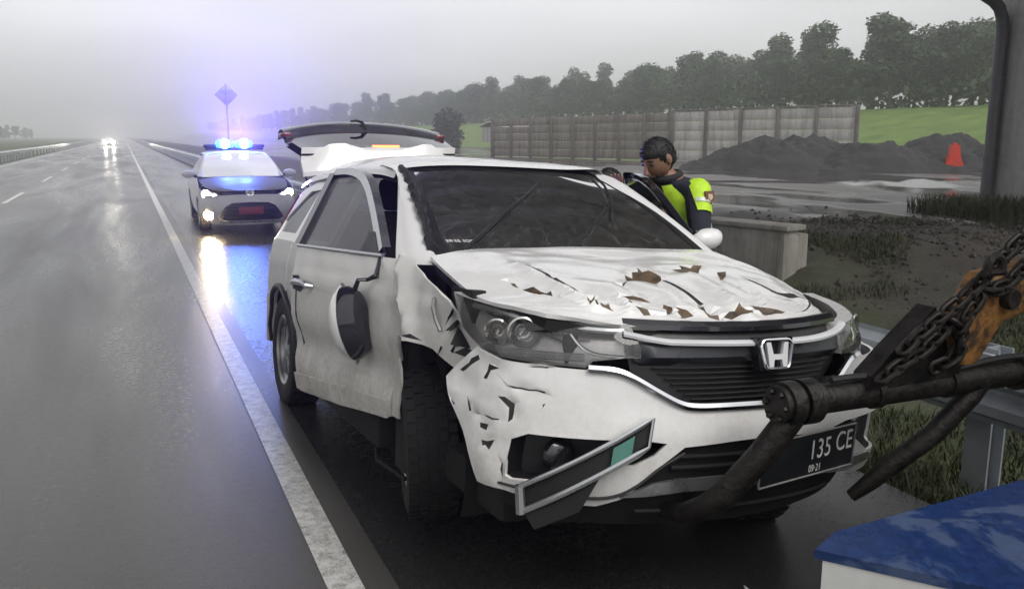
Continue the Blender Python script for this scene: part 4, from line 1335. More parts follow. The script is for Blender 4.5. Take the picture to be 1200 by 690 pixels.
panel('door_window', [(.80, 1.115), (.45, 1.325), (.13, 1.47), (-.05, 1.495), (-.23, 1.495), (-.19, 1.105)], lpt(-.015), ['tint_glass'], ldoor, res=.08, flip=True)
mc = Vector((.70, .99, 1.205))
mb = MB()
rows = []
for a in np.linspace(0, math.pi, 11):
    rows.append([mc + Vector((.06 * math.sin(a) * math.cos(b_), .098 * math.cos(a), .060 * math.sin(a) ** .7 * math.sin(b_) + .012 * math.cos(a))) for b_ in np.linspace(-math.pi * .52, math.pi * .52, 15)])
mb.grid(rows, flip=True)
lm = mb.build('door_mirror', 'white_paint', ldoor)
MB().box(mc + Vector((-.005, 0, 0)), (.03, .17, .095), bev=.012).build('mirror_glass', 'black_gloss', lm)
MB().tube([mc + Vector((0, -.10, -.03)), (.74, .86, 1.12)], [.03, .04], 8).build('mirror_stalk', 'black_plastic', lm)
panel('mirror_base', [(.98, 1.10), (.80, 1.13), (.70, 1.20), (.60, 1.10)], LS(.01), ['black_plastic'], ldoor, res=.06, thick=.02, flip=True)

# ---- raised tailgate: spoiler, glass, lower skin, lamps, wiper
gate = thing('tailgate', None, None)
gate.parent = suv
def gp(y, t_, lift=0.0):
    """raised gate: t 0 hinge, .22 spoiler tip, .6 foot of glass, 1 lower edge"""
    yy = y * lerp(.93, 1.12 if y > 0 else .95, sstep(.1, .7, t_))
    c_ = 1 - (abs(y) / .72) ** 2.4
    if t_ < .22:
        k = t_ / .22
        e_ = 1 - .55 * sstep(.42, .66, abs(y))
        x, z = -2.03 - .06 * k - .05 * k * sstep(.4, .66, abs(y)), 1.60 + .04 * c_ + .225 * k * e_ - (.07 * k * max(0, 1 - (abs(y - .03) / .34) ** 2))
    elif t_ < .62:
        k = (t_ - .22) / .4
        x, z = -2.10 - .56 * k, 1.80 + .10 * k + .07 * c_ * k
    else:
        k = (t_ - .62) / .38
        x, z = -2.66 - .34 * k, 1.90 + .07 * c_ + .075 * math.sin(math.pi * min(1, k * .8)) + .03 * c_ * k
    z += .04 * (y / .7)
    return Vector((x, yy, z + lift))
yy_ = np.linspace(-.66, .66, 31)
def gpart(name, t0, t1, mat, n=9, th=.03, lift=0.0, parent=None):
    mb = MB()
    top = [[gp(y, t_, lift) for y in yy_] for t_ in np.linspace(t0, t1, n)]
    mb.grid(top)
    mb.grid([[p + Vector((-.012, 0, -th)) for p in r_] for r_ in top], flip=True)
    rim = [top[0], [p + Vector((-.012, 0, -th)) for p in top[0]]]
    mb.grid(rim, flip=True)
    return mb.build(name, mat, parent or gate)
spo = gpart('spoiler', 0, .22, 'white_paint_hood', 9, .03)
gpart('gate_window', .235, .60, 'tint_glass', 9, .006, -.01)
gpart('gate_trim', .225, .60, 'underbody', 6, .02, -.05)
gpart('gate_skin', .62, 1.0, 'gate_grey', 10, .05)
MB().tube([gp(y, .22) + Vector((-.012, 0, .006)) for y in np.linspace(-.07, .16, 9)], .012, 8).build('brake_light', 'brake_light_on', gate)
MB().box(gp(.05, .22) + Vector((-.02, 0, -.01)), (.04, .62, .02), bev=.005).build('brake_light_housing', 'black_gloss', gate)
wv = MB().tube([gp(.04, .64) + Vector((0, 0, -.03)), gp(.02, .70) + Vector((0, 0, .035)), gp(-.03, .70) + Vector((0, 0, .045)), gp(-.08, .70) + Vector((0, 0, .040))], [.024, .014, .011, .008], 7).build('rear_wiper', 'black_plastic', gate)
for sg in (-1, 1):
    MB().box(gp(sg * .62, .74) + Vector((0, sg * .02, -.045)), (.20, .09, .045), bev=.02).build('gate_lamp', 'red_lens', gate)
    MB().tube([(-1.98, sg * .58, 1.42), gp(sg * .58, .5) + Vector((0, 0, -.08))], .010, 6).build('gas_strut', 'black_plastic', gate)

# ---- cabin
mb = MB().box((.86, 0, 1.0), (.36, 1.42, .22), bev=.06).box((.62, 0, .92), (.2, 1.4, .3), bev=.05)
mb.build('dashboard', 'trim_grey', suv)
for sy in (-.37, .37):
    s_ = MB().box((-.05, sy, .66), (.52, .50, .18), bev=.06).box((-.36, sy, 1.0), (.15, .48, .62), rot=(0, R(-14), 0), bev=.06).build('seat', 'seat_cloth', suv)
    MB().box((-.46, sy, 1.40), (.09, .27, .19), rot=(0, R(-10), 0), bev=.04).tube([(-.43, sy - .06, 1.25), (-.45, sy - .06, 1.34)], .008, 5).tube([(-.43, sy + .06, 1.25), (-.45, sy + .06, 1.34)], .008, 5).build('headrest', 'seat_cloth', s_)
s_ = MB().box((-1.0, 0, .70), (.5, 1.3, .16), bev=.05).box((-1.32, 0, 1.0), (.14, 1.3, .6), rot=(0, R(-16), 0), bev=.05).build('rear_seat', 'seat_cloth', suv)
q = Matrix.Translation((.42, -.37, 1.0)) @ Matrix.Rotation(R(-66), 4, 'Y')
mb = MB().tube([q @ Vector((.19 * math.cos(a), .19 * math.sin(a), 0)) for a in np.linspace(0, 2 * math.pi, 25)[:-1]], .016, 7, closed=True)
mb.tube([q @ Vector((-.18, 0, 0)), q @ Vector((.18, 0, 0))], .018, 6).tube([q @ Vector((0, 0, 0)), Vector((.62, -.37, .9))], .03, 7)
mb.build('steering_wheel', 'black_plastic', suv)
MB().box((.17, 0, 1.44), (.03, .24, .07), bev=.012).build('inner_mirror', 'black_plastic', suv)

# ---- wheels
def wheel(c, steer, camber, spin, broken=False):
    q = Matrix.Translation(c) @ Matrix.Rotation(R(steer), 4, 'Z') @ Matrix.Rotation(R(camber), 4, 'X') @ Matrix.Rotation(R(90), 4, 'X')
    # axle along local z, +z = outboard on the right side
    w = .113
    prof = [(.225, -w * .8), (.25, -w * .96), (.31, -w), (.342, -w * .93), (.354, -w * .75), (.359, -w * .4), (.360, 0), (.359, w * .4), (.354, w * .75), (.342, w * .93), (.31, w), (.25, w * .96), (.225, w * .8)]
    ty = MB().lathe(prof, 48, q)
    for k in range(44):
        a = 2 * math.pi * k / 44
        for dz in (-.083, -.045, 0, .045, .083):
            rr_ = .3605 if abs(dz) < .06 else .356
            ty.box((0, 0, 0), (.007, .036, .033), bev=0)
            vsn = ty.v[-8:]
            mm = q @ Matrix.Rotation(a + (.05 if abs(dz) == .045 else 0), 4, 'Z') @ Matrix.Translation((rr_, 0, dz))
            for i_ in range(8):
                ty.v[-8 + i_] = mm @ vsn[i_]
    tyre = ty.build('wheel', 'rubber_worn', suv)
    rim = MB().lathe([(.225, -w * .78), (.20, -w * .6), (.195, w * .5), (.222, w * .78), (.235, w * .86), (.228, w * .9), (.212, w * .76)], 36, q)
    sp = Matrix.Rotation(R(spin), 4, 'Z')
    for k in range(5):
        mm = q @ sp @ Matrix.Rotation(2 * math.pi * k / 5, 4, 'Z')
        for dy in (-1, 1):
            rim.add([mm @ Vector(p) for p in ((.03, dy * .01 - .016, w * .72), (.03, dy * .01 + .016, w * .72), (.205, dy * .035 + .012, w * .62), (.205, dy * .035 - .012, w * .62), (.03, dy * .01 - .016, w * .45), (.03, dy * .01 + .016, w * .45), (.205, dy * .035 + .014, w * .38), (.205, dy * .035 - .014, w * .38))],
                    [(0, 3, 2, 1), (4, 5, 6, 7), (0, 1, 5, 4), (1, 2, 6, 5), (2, 3, 7, 6), (3, 0, 4, 7)])
    rim.lathe([(.001, w * .78), (.035, w * .77), (.055, w * .66), (.058, w * .4)], 20, q)
    rim.build('rim', 'alloy', tyre)
    MB().lathe([(.001, -w * .1), (.19, -w * .1)], 24, q).build('brake_disc', 'underbody', tyre)
    return tyre
wheel(Vector((-1.31, -.79, .36)), 0, 0, 10)
q_ = wheel(Vector((-1.31, .79, .36)), 180, 0, 0)
wheel(Vector((.955, -.70, .335)), -15, 4, 30)
wheel(Vector((1.31, .79, .25)), 165, 0, 30)

# ---- plate, bracket and the broken fog-lamp bezel hanging from the bumper
PC = front(.135, .530, .06)
ax = (front(.36, .53, .05) - front(-.1, .53, .06)).normalized()
up_ = Vector((.10, 0, 1)).normalized()
nn = ax.cross(up_).normalized()
up_ = nn.cross(ax)
PM = Matrix((ax, up_, nn)).transposed()
PM4 = Matrix.Translation(PC) @ PM.to_4x4() @ Matrix.Rotation(R(3), 4, 'Z')
pl = MB().box((0, 0, 0), (.47, .150, .008), bev=.003).xf(PM4).build('number_plate', 'plate_black', suv)
for nm, s_, sz, lx, ly in (('plate_text', '135', .098, .055, .012), ('plate_text', 'CE', .098, .178, .020), ('plate_text', '09·21', .036, .035, -.052)):
    p = PM4 @ Vector((lx, ly, .0065))
    tm = text_mesh(nm, s_, sz, 'plate_white', pl, p, (PM4.to_3x3()), .0008, 1.05, sx=.74)
mb = MB()
for a, b_ in (((-.235, -.075), (.235, -.075)), ((-.235, .075), (.235, .075)), ((-.235, -.075), (-.235, .075)), ((.235, -.075), (.235, .075))):
    mb.tube([PM4 @ Vector((*a, .005)), PM4 @ Vector((*b_, .005))], .004, 5)
mb.build('plate_frame', 'bare_steel', pl)
bz = [(-.805, .430), (-.415, .675), (-.435, .590), (-.80, .345)]
def bzp(u_, w_, off=.045):
    """hanging bezel: u along its length, w across"""
    a = front(lerp(bz[0][0], bz[1][0], u_), lerp(bz[0][1], bz[1][1], u_), off)
    b_ = front(lerp(bz[3][0], bz[2][0], u_), lerp(bz[3][1], bz[2][1], u_), off + .02)
    return a.lerp(b_, w_)
fbz = MB().grid([[bzp(u_, w_, .03) for u_ in np.linspace(0, 1, 9)] for w_ in (.1, .9)]).add([bzp(.02, 1), bzp(.64, 1.02), bzp(.50, 2.0), bzp(.12, 1.9)], [(0, 1, 2, 3)]).build('hanging_bezel', 'underbody', suv)
mb = MB()
mb.tube([bzp(u_, 0) for u_ in np.linspace(0, 1, 12)], [.009] * 11 + [.004], 7)
mb.tube([bzp(u_, 1) for u_ in np.linspace(0, 1, 12)], [.011] * 11 + [.005], 7)
mb.tube([bzp(0, w_) for w_ in np.linspace(-.05, 1.05, 5)], .017, 7)
mb.tube([bzp(1, w_) for w_ in (0, .5, 1)], .005, 6)
mb.build('bezel_chrome', 'satin_silver', fbz)
mb = MB().grid([[bzp(u_, w_, .048) for u_ in (.70, .77, .86)] for w_ in (.22, .55, .92)])
mb.build('bezel_reflector', 'green_reflector', fbz)
# ================================================================ POLICE SEDAN AND ONCOMING CAR
carpaint('sedan_white', (0.74, 0.74, 0.75), (0.30, 0.28, 0.26), 0.05, 0.6)
simple('sedan_hood_grey', (0.16, 0.16, 0.21), 0.5, 0.1, 0.15, 5)
simple('lettering_pale', (0.62, 0.62, 0.66), 0.5, 0, 0.1, 5)
simple('plate_red', (0.30, 0.03, 0.05), 0.5, 0, 0.2, 8)
glass('sedan_glass', (0.35, 0.36, 0.38), 1.0, 0.02, 0.04)
emit('headlight_on', (1.0, 0.93, 0.80), 7.0)
emit('fog_lamp_on', (1.0, 0.78, 0.45), 170.0)
emit('running_light_on', (1.0, 0.93, 0.85), 9.0)
emit('beacon_blue_on', (0.02, 0.16, 1.0), 5.0)
emit('beacon_core_on', (0.12, 0.85, 1.0), 7.0)

SPLAN = cr([(2.20, 0), (2.19, .22), (2.155, .42), (2.08, .58), (1.97, .70), (1.82, .785), (1.62, .835), (1.3, .85)], 81)
SPS = np.concatenate([[0], np.cumsum(np.hypot(*np.diff(SPLAN, axis=0).T))])
SZX = [.15, .25, .36, .48, .58, .68, .76, .84, .90]
SZY = [-.10, -.03, .02, .03, .015, -.01, -.05, -.13, -.22]
def sfront(s, z, off=0.0):
    a = abs(s)
    x, y = np.interp(a, SPS, SPLAN[:, 0]), np.interp(a, SPS, SPLAN[:, 1])
    x2, y2 = np.interp(a + .012, SPS, SPLAN[:, 0]), np.interp(a + .012, SPS, SPLAN[:, 1])
    x1, y1 = np.interp(max(a - .012, 0), SPS, SPLAN[:, 0]), np.interp(max(a - .012, 0), SPS, SPLAN[:, 1])
    nx, ny = y2 - y1, -(x2 - x1)
    l = math.hypot(nx, ny) or 1
    nx /= l; ny /= l
    d = np.interp(z, SZX, SZY) * (.4 + .6 * max(nx, 0)) + off
    return Vector((x + nx * d, (y + ny * d) * (1 if s >= 0 else -1), z))
def mirror_poly(h):
    return [(s, z) for s, z in h] + [(-s, z) for s, z in h[::-1]]
def sedan(t, paint, hoodm, police):
    trap = [(.30, .575), (.42, .52), (.60, .285), (.52, .24)]
    trapp = [(0, .585)] + trap + [(0, .235)] + [(-s, z) for s, z in trap[::-1]]
    o = [(.45, .17), (.8, .19), (1.0, .24), (1.15, .40), (1.15, .62), (1.02, .70), (.80, .695), (.60, .70), (.40, .715), (.2, .72)]
    o = [(0, .165)] + o + [(0, .722)] + [(-s, z) for s, z in o[::-1]]
    fog = [(.66, .40), (.80, .43), (.90, .36), (.82, .27), (.68, .28)]
    bp = panel('front_bumper', o, sfront, [paint], t, holes=[trapp, fog, [(-s, z) for s, z in fog]], res=.06, thick=.012)
    gr_ = panel('grille', [(p[0] * 1.04, p[1]) for p in trapp], lambda s, z: sfront(s, z, -.06), ['black_plastic'], t, res=.08)
    for k in range(6):
        z = .27 + k * .055
        w = np.interp(z, [.24, .52, .575], [.55, .40, .28])
        MB().tube([sfront(s, z, -.045) for s in np.linspace(-w, w, 11)], .008, 5).build('grille_slat', 'black_gloss', gr_)
    MB().tube([sfront(s, .225, .012) for s in np.linspace(-.56, .56, 15)], .013, 6).build('chrome_strip', 'satin_silver', t)
    hl = [(.52, .715), (.66, .745), (.86, .785), (1.06, .815), (1.10, .78), (1.03, .70), (.85, .665), (.66, .672), (.54, .69)]
    mid = [(-.5, .72), (-.2, .735), (.2, .735), (.5, .72), (.5, .765), (.2, .785), (-.2, .785), (-.5, .765)]
    up = panel('upper_grille', mid, lambda s, z: sfront(s, z, -.02), ['black_gloss'], t, res=.06)
    MB().tube([sfront(s, .745, .0) for s in np.linspace(-.48, .48, 15)], .012, 6).build('chrome_bar', 'chrome', up)
    q = Matrix.Translation(sfront(0, .742, .012)) @ Matrix.Rotation(R(90), 4, 'Y')
    MB().lathe([(.07, 0), (.06, .012), (.045, .006), (.001, .01)], 20, q).build('emblem', 'chrome', up)
    for sg in (-1, 1):
        pl_ = hl if sg > 0 else [(-s, z) for s, z in hl]
        hb = panel('headlight', pl_, lambda s, z: sfront(s, z, -.03), ['reflector_chrome'], t, res=.06)
        panel('lens', pl_, lambda s, z: sfront(s, z, .004), ['lamp_glass'], hb, res=.07)
        for s, z, r, mt in ((.86, .725, .075, 'headlight_on'), (.64, .705, .035, 'running_light_on')):
            p = sfront(sg * s, z, -.012)
            q = Matrix.Translation(p) @ Matrix.Rotation(R(90), 4, 'Y')
            MB().lathe([(.001, .012), (r * .7, .008), (r, -.006)], 16, q).build('bulb', mt, hb)
        q = Matrix.Translation(sfront(sg * .78, .35, -.03)) @ Matrix.Rotation(R(90), 4, 'Y')
        lit = police and sg < 0
        fg = MB().lathe([(.001, .02), (.06, .015), (.085, .0)], 18, q).build('fog_lamp', 'fog_lamp_on' if lit else 'lamp_housing', t)
        MB().lathe([(.085, -.01), (.12, .0), (.13, -.06)], 18, q).build('lamp_ring', 'black_plastic', fg)
    # bonnet, wings, doors, boot
    rows = []
    for x, w, z, zc in ((2.03, .40, .775, .785), (1.92, .60, .80, .815), (1.70, .72, .85, .875), (1.40, .765, .90, .935), (1.10, .775, .945, .98), (.92, .78, .965, 1.0)):
        rows.append([(x - .10, -w, z - .01), (x - .02, -w * .66, lerp(z, zc, .6)), (x, -w * .3, lerp(z, zc, .9)), (x, 0, zc), (x, w * .3, lerp(z, zc, .9)), (x - .02, w * .66, lerp(z, zc, .6)), (x - .10, w, z - .01)])
    hd = MB().grid(patch(rows, 21, 16), flip=True).build('hood', hoodm, t)
    def sy(x, z):
        y = .85 - .05 * ((z - .62) / .38) ** 2
        if x < -1.7: y -= .16 * ((-x - 1.7) / .5) ** 2
        if x > 1.35: y = min(y, np.interp(x, SPLAN[::-1, 0], SPLAN[::-1, 1]))
        return y
    for sg in (-1, 1):
        fn = lambda x, z: Vector((x, sg * sy(x, z), z))
        fl_ = sg > 0
        panel('front_wing', [(.92, .30), (.90, .96), (1.3, .90), (1.62, .84), (1.84, .77), (1.82, .6), (1.78, .34), (1.70, .34), (1.66, .48), (1.55, .6), (1.42, .65), (1.28, .65), (1.14, .6), (1.05, .48), (1.02, .30)], fn, [paint], t, res=.08, thick=.01, flip=fl_)
        for x0, x1 in ((.91, -.14), (-.15, -1.02)):
            dd = panel('door', [(x0, .28), (x0 - .01, .97), (x1, 1.0), (x1, .28)], fn, [paint], t, res=.12, thick=.02, flip=fl_)
            MB().tube([Vector((x1 + dx, sg * (.86 + e), .86)) for dx, e in ((.06, 0), (.1, .02), (.2, .02), (.24, 0))], .012, 6).build('door_handle', 'chrome', dd)
        panel('rear_quarter', [(-1.03, .64), (-1.03, 1.0), (-1.9, 1.02), (-2.18, .98), (-2.2, .3), (-1.75, .3), (-1.68, .5), (-1.52, .63), (-1.35, .66), (-1.15, .62)], fn, [paint], t, res=.1, thick=.02, flip=fl_)
        panel('side_window', [(.72, .99), (.30, 1.26), (-.1, 1.375), (-.6, 1.38), (-1.0, 1.30), (-1.42, 1.03)], lambda x, z: Vector((x, sg * (.79 - (z - 1.0) * .52), z)), ['sedan_glass'], t, res=.12, flip=fl_)
        strip3('windshield_pillar', [(.78, sg * .79, .985), (.30, sg * .655, 1.27), (-.05, sg * .59, 1.395)], [(.90, sg * .74, 1.0), (.40, sg * .61, 1.29), (.08, sg * .54, 1.415)], paint, t, 8, .03, sg > 0)
        mc_ = Vector((.62, sg * .93, 1.04))
        mb = MB()
        rows = []
        for a in np.linspace(0, math.pi, 9):
            rows.append([mc_ + Vector((.07 * math.sin(a) * math.cos(b_), .125 * math.cos(a), .078 * math.sin(a) * math.sin(b_))) for b_ in np.linspace(-math.pi, math.pi, 17)])
        mb.grid(rows, flip=True)
        mm_ = mb.build('door_mirror', paint, t)
        MB().tube([mc_ + Vector((0, -sg * .08, -.02)), (.66, sg * .78, .97)], .028, 6).build('mirror_stalk', 'black_plastic', mm_)
        for x in (1.36, -1.36):
            q = Matrix.Translation((x, sg * .74, .30)) @ Matrix.Rotation(R(90 * sg), 4, 'X') @ Matrix.Rotation(R(180), 4, 'X')
            wh = MB().lathe([(.19, -.09), (.27, -.098), (.297, -.07), (.30, 0), (.297, .07), (.27, .098), (.19, .09)], 28, q).build('wheel', 'rubber', t)
            MB().lathe([(.19, .088), (.17, .07), (.05, .085), (.001, .08)], 20, q).build('rim', 'alloy', wh)
    W_T, W_B = [(.08, -.56, 1.405), (.12, 0, 1.44), (.08, .56, 1.405)], [(.88, -.74, .985), (1.0, 0, 1.0), (.88, .74, .985)]
    A_, B_ = cr(W_T, 15), cr(W_B, 15)
    MB().grid([[Vector(A_[k]).lerp(Vector(B_[k]), b_) + Vector((.4, 0, .9)) * .05 * math.sin(math.pi * b_) for k in range(15)] for b_ in np.linspace(0, 1, 8)]).build('windshield', 'sedan_glass', t)
    rows = [[(x, -w - .04, z - .07), (x, -w, z - .03), (x, -w * .5, z), (x, 0, z + .01), (x, w * .5, z), (x, w, z - .03), (x, w + .04, z - .07)] for x, w, z in ((.10, .55, 1.43), (-.2, .57, 1.462), (-.6, .575, 1.465), (-1.0, .56, 1.44), (-1.18, .54, 1.40))]
    MB().grid(patch(rows, 21, 16), flip=False).build('roof', paint, t)
    MB().grid([[Vector((lerp(-1.18, -1.75, b_), lerp(-1, 1, a) * lerp(.55, .68, b_), lerp(1.41, 1.03, b_))) for a in np.linspace(0, 1, 7)] for b_ in (0, .5, 1)]).build('rear_window', 'sedan_glass', t)
    MB().grid([[Vector((x, y * w, z)) for y in np.linspace(-1, 1, 9)] for x, w, z in ((-1.7, .72, 1.03), (-2.05, .70, 1.04), (-2.2, .66, .98), (-2.24, .62, .6), (-2.2, .62, .3))]).build('boot', paint, t)
    MB().box((0, 0, .30), (3.9, 1.35, .22), bev=.05).box((.75, 0, .78), (.3, 1.45, .3), bev=.05).build('underbody', 'underbody', t)
    for sy_ in (-.36, .36):
        s_ = MB().box((-.1, sy_, .55), (.5, .48, .16), bev=.05).box((-.38, sy_, .85), (.13, .46, .56), rot=(0, R(-14), 0), bev=.05).box((-.48, sy_, 1.2), (.08, .25, .17), bev=.03).build('seat', 'trim_grey', t)
    return t
police = thing('police_car', 'white police sedan with flashing blue light bar parked facing us', 'police car', (2.06, 18.42, -.006), (0, 0, R(-91)))
police.scale = (1.03, 1.03, 1.0)
sedan(police, 'sedan_white', 'sedan_hood_grey', True)
# number plate, blurred lettering across the bonnet
MB().box(sfront(0, .43, .0), (.012, .42, .13), bev=.004).build('number_plate', 'plate_red', police)
rl = random.Random(21)
mb = MB()
yb = -.52
for word in (5, 3, 4):
    for k in range(word):
        for (x0, y0, w0, h0) in rl.sample([(0, 0, .018, .09), (.018, .072, .04, .018), (.018, 0, .04, .018), (.05, 0, .018, .09), (.018, .036, .034, .018)], 4):
            zf = lambda x: lerp(.80, 1.01, (x - 2.03) / (.92 - 2.03))
            xx = 1.16
            pts = [(xx + y0, yb + x0), (xx + y0, yb + x0 + w0), (xx + y0 + h0, yb + x0 + w0), (xx + y0 + h0, yb + x0)]
            mb.add([Vector((2 * xx + .09 - px, py, .985 - .14 * ((2 * xx + .09 - px) - .92) - .06 * py * py + .012)) for px, py in pts], [(0, 1, 2, 3)])
        yb += .082
    yb += .05
mb.build('bonnet_lettering', 'lettering_pale', police, False)
# light bar
MB().box((-.25, 0, 1.505), (.22, 1.10, .05), bev=.012).build('light_bar_base', 'black_plastic', police)
for sy_ in (-.185, .185):
    ln_ = MB().box((-.25, sy_, 1.60), (.20, .33, .15), bev=.05).build('beacon', 'beacon_blue_on', police)
    q = Matrix.Translation((-.13, sy_, 1.605)) @ Matrix.Rotation(R(90), 4, 'Y')
    MB().lathe([(.001, .03), (.07, .025), (.10, .0)], 16, q).build('beacon_core', 'beacon_core_on', ln_)
for sg in (-1, 1):
    MB().box((-.25, sg * .46, 1.56), (.14, .24, .07), bev=.02).build('light_bar_end', 'black_plastic', police)
def lamp(name, kind, loc, energy, col, parent, rot=None, size=.1, spot=None, blend=.5):
    ld = bpy.data.lights.new(name, kind)
    ld.energy = energy
    ld.color = col
    if kind in ('POINT', 'SPOT'):
        ld.shadow_soft_size = size
    if kind == 'SPOT':
        ld.spot_size = R(spot); ld.spot_blend = blend
    o = bpy.data.objects.new(name, ld)
    C.objects.link(o)
    o.parent = parent
    o.location = loc
    if rot: o.rotation_euler = rot
    return o
for sy_ in (-.185, .185):
    lamp('beacon_light', 'SPOT', (-.06, sy_, 1.62), 3400, (.20, .12, 1.0), police, (0, R(-105), 0), .10, 40, .9)
    lamp('beacon_glow', 'POINT', (-.05, sy_, 1.74), 60, (.12, .2, 1.0), police, size=.10)
for sg in (-1, 1):
    lamp('headlight_beam', 'SPOT', (2.25, sg * .62, .70), 1.5, (1, .93, .82), police, (0, R(-86), 0), .07, 70, .8)
lamp('fog_lamp_beam', 'SPOT', (2.28, -.62, .36), 6, (1, .72, .40), police, (0, R(-88), 0), .07, 90, .8)

on = thing('oncoming_car', 'distant oncoming car with bright headlights on the wet road', 'car', (-2.35, 165.0, 0), (0, 0, R(-90)))
sedan(on, 'sedan_white', 'sedan_white', False)
emit('far_headlight_on', (1.0, 0.94, 0.78), 90.0)
for sg in (-1, 1):
    q = Matrix.Translation((2.12, sg * .62, .72)) @ Matrix.Rotation(R(90), 4, 'Y')
    MB().lathe([(.001, .06), (.2, .05), (.28, .0)], 16, q).build('lit_headlight', 'far_headlight_on', on)
    lamp('headlight_beam', 'SPOT', (2.5, sg * .6, .75), 700, (1, .94, .8), on, (0, R(-90), 0), .15, 50, .7)
# ================================================================ PEOPLE
simple('skin_tone', (0.27, 0.145, 0.095), 0.5, 0, 0.12, 14)
simple('lip_tone', (0.20, 0.085, 0.06), 0.5, 0, 0.1, 14)
simple('hair_black', (0.010, 0.009, 0.009), 0.55, 0, 0.3, 60, 0.4, 160)
simple('navy_cloth', (0.016, 0.018, 0.032), 0.85, 0, 0.25, 16, 0.3, 30)
simple('dark_cloth', (0.020, 0.020, 0.022), 0.85, 0, 0.25, 16, 0.3, 30)
simple('shoe_black', (0.012, 0.012, 0.012), 0.4, 0, 0.2, 9)
simple('vest_neon', (0.50, 0.78, 0.03), 0.65, 0, 0.16, 18, 0.3, 30)
simple('vest_silver', (0.48, 0.52, 0.44), 0.4, 0.2, 0.15, 14)
simple('badge_brown', (0.16, 0.06, 0.035), 0.6, 0, 0.3, 30)
simple('badge_gold', (0.55, 0.45, 0.30), 0.5, 0, 0.3, 30)
def skin_mesh(joints, edges, sub=2):
    names = list(joints)
    me = bpy.data.meshes.new('skeleton')
    me.from_pydata([joints[n][0] for n in names], [(names.index(a), names.index(b)) for a, b in edges], [])
    o = bpy.data.objects.new('skeleton', me)
    C.objects.link(o)
    md = o.modifiers.new('Skin', 'SKIN')
    md.use_smooth_shade = True
    for i, n in enumerate(names):
        r = joints[n][1]
        sv_ = me.skin_vertices[0].data[i]
        sv_.radius = r if isinstance(r, tuple) else (r, r)
        sv_.use_root = (n == 'pelvis' or (i == 0 and 'pelvis' not in joints))
    ss = o.modifiers.new('Sub', 'SUBSURF')
    ss.levels = sub; ss.render_levels = sub
    dg = bpy.context.evaluated_depsgraph_get()
    out = bpy.data.meshes.new_from_object(o.evaluated_get(dg))
    bpy.data.objects.remove(o)
    return out
def ellipsoid(c, r, rot=None, n=18, m_=12, fn=None):
    rows = []
    mt = Euler(rot).to_matrix() if rot else Matrix.Identity(3)
    for i in range(m_ + 1):
        a = math.pi * i / m_
        rows.append([])
        for k in range(n):
            b_ = 2 * math.pi * k / n
            d = Vector((math.sin(a) * math.cos(b_), math.sin(a) * math.sin(b_), math.cos(a)))
            f = fn(d) if fn else 1.0
            rows[-1].append(Vector(c) + mt @ Vector((d.x * r[0] * f, d.y * r[1] * f, d.z * r[2] * f)))
    return MB().grid(rows, closed=True, flip=True)
def hand_joints(J, E, pre, wrist, wname, d, side):
    """palm and five unequal bent fingers; d = direction of the hand"""
    d = Vector(d).normalized()
    s = d.cross(Vector((0, 0, 1)))
    s = (s if s.length > .1 else Vector((1, 0, 0))).normalized() * side
    nrm = s.cross(d).normalized()
    palm = Vector(wrist) + d * .055
    J[pre + 'palm'] = (palm, (.034, .018)); E.append((wname, pre + 'palm'))
    for i, (o_, L_) in enumerate(((-.030, .075), (-.010, .088), (.010, .080), (.028, .062))):
        p0 = palm + d * .04 + s * o_
        p1 = p0 + d * L_ * .5 - nrm * .008
        p2 = p1 + d * L_ * .42 - nrm * .026
        for j, p in enumerate((p0, p1, p2)):
            J[f'{pre}f{i}{j}'] = (p, .0095 - .0012 * j)
        E += [(pre + 'palm', f'{pre}f{i}0'), (f'{pre}f{i}0', f'{pre}f{i}1'), (f'{pre}f{i}1', f'{pre}f{i}2')]
    t0 = Vector(wrist) + d * .03 - s * .038
    t1 = t0 + d * .035 - s * .022 - nrm * .012
    J[pre + 't0'] = (t0, .012); J[pre + 't1'] = (t1, .009)
    E += [(pre + 'palm', pre + 't0'), (pre + 't0', pre + 't1')]
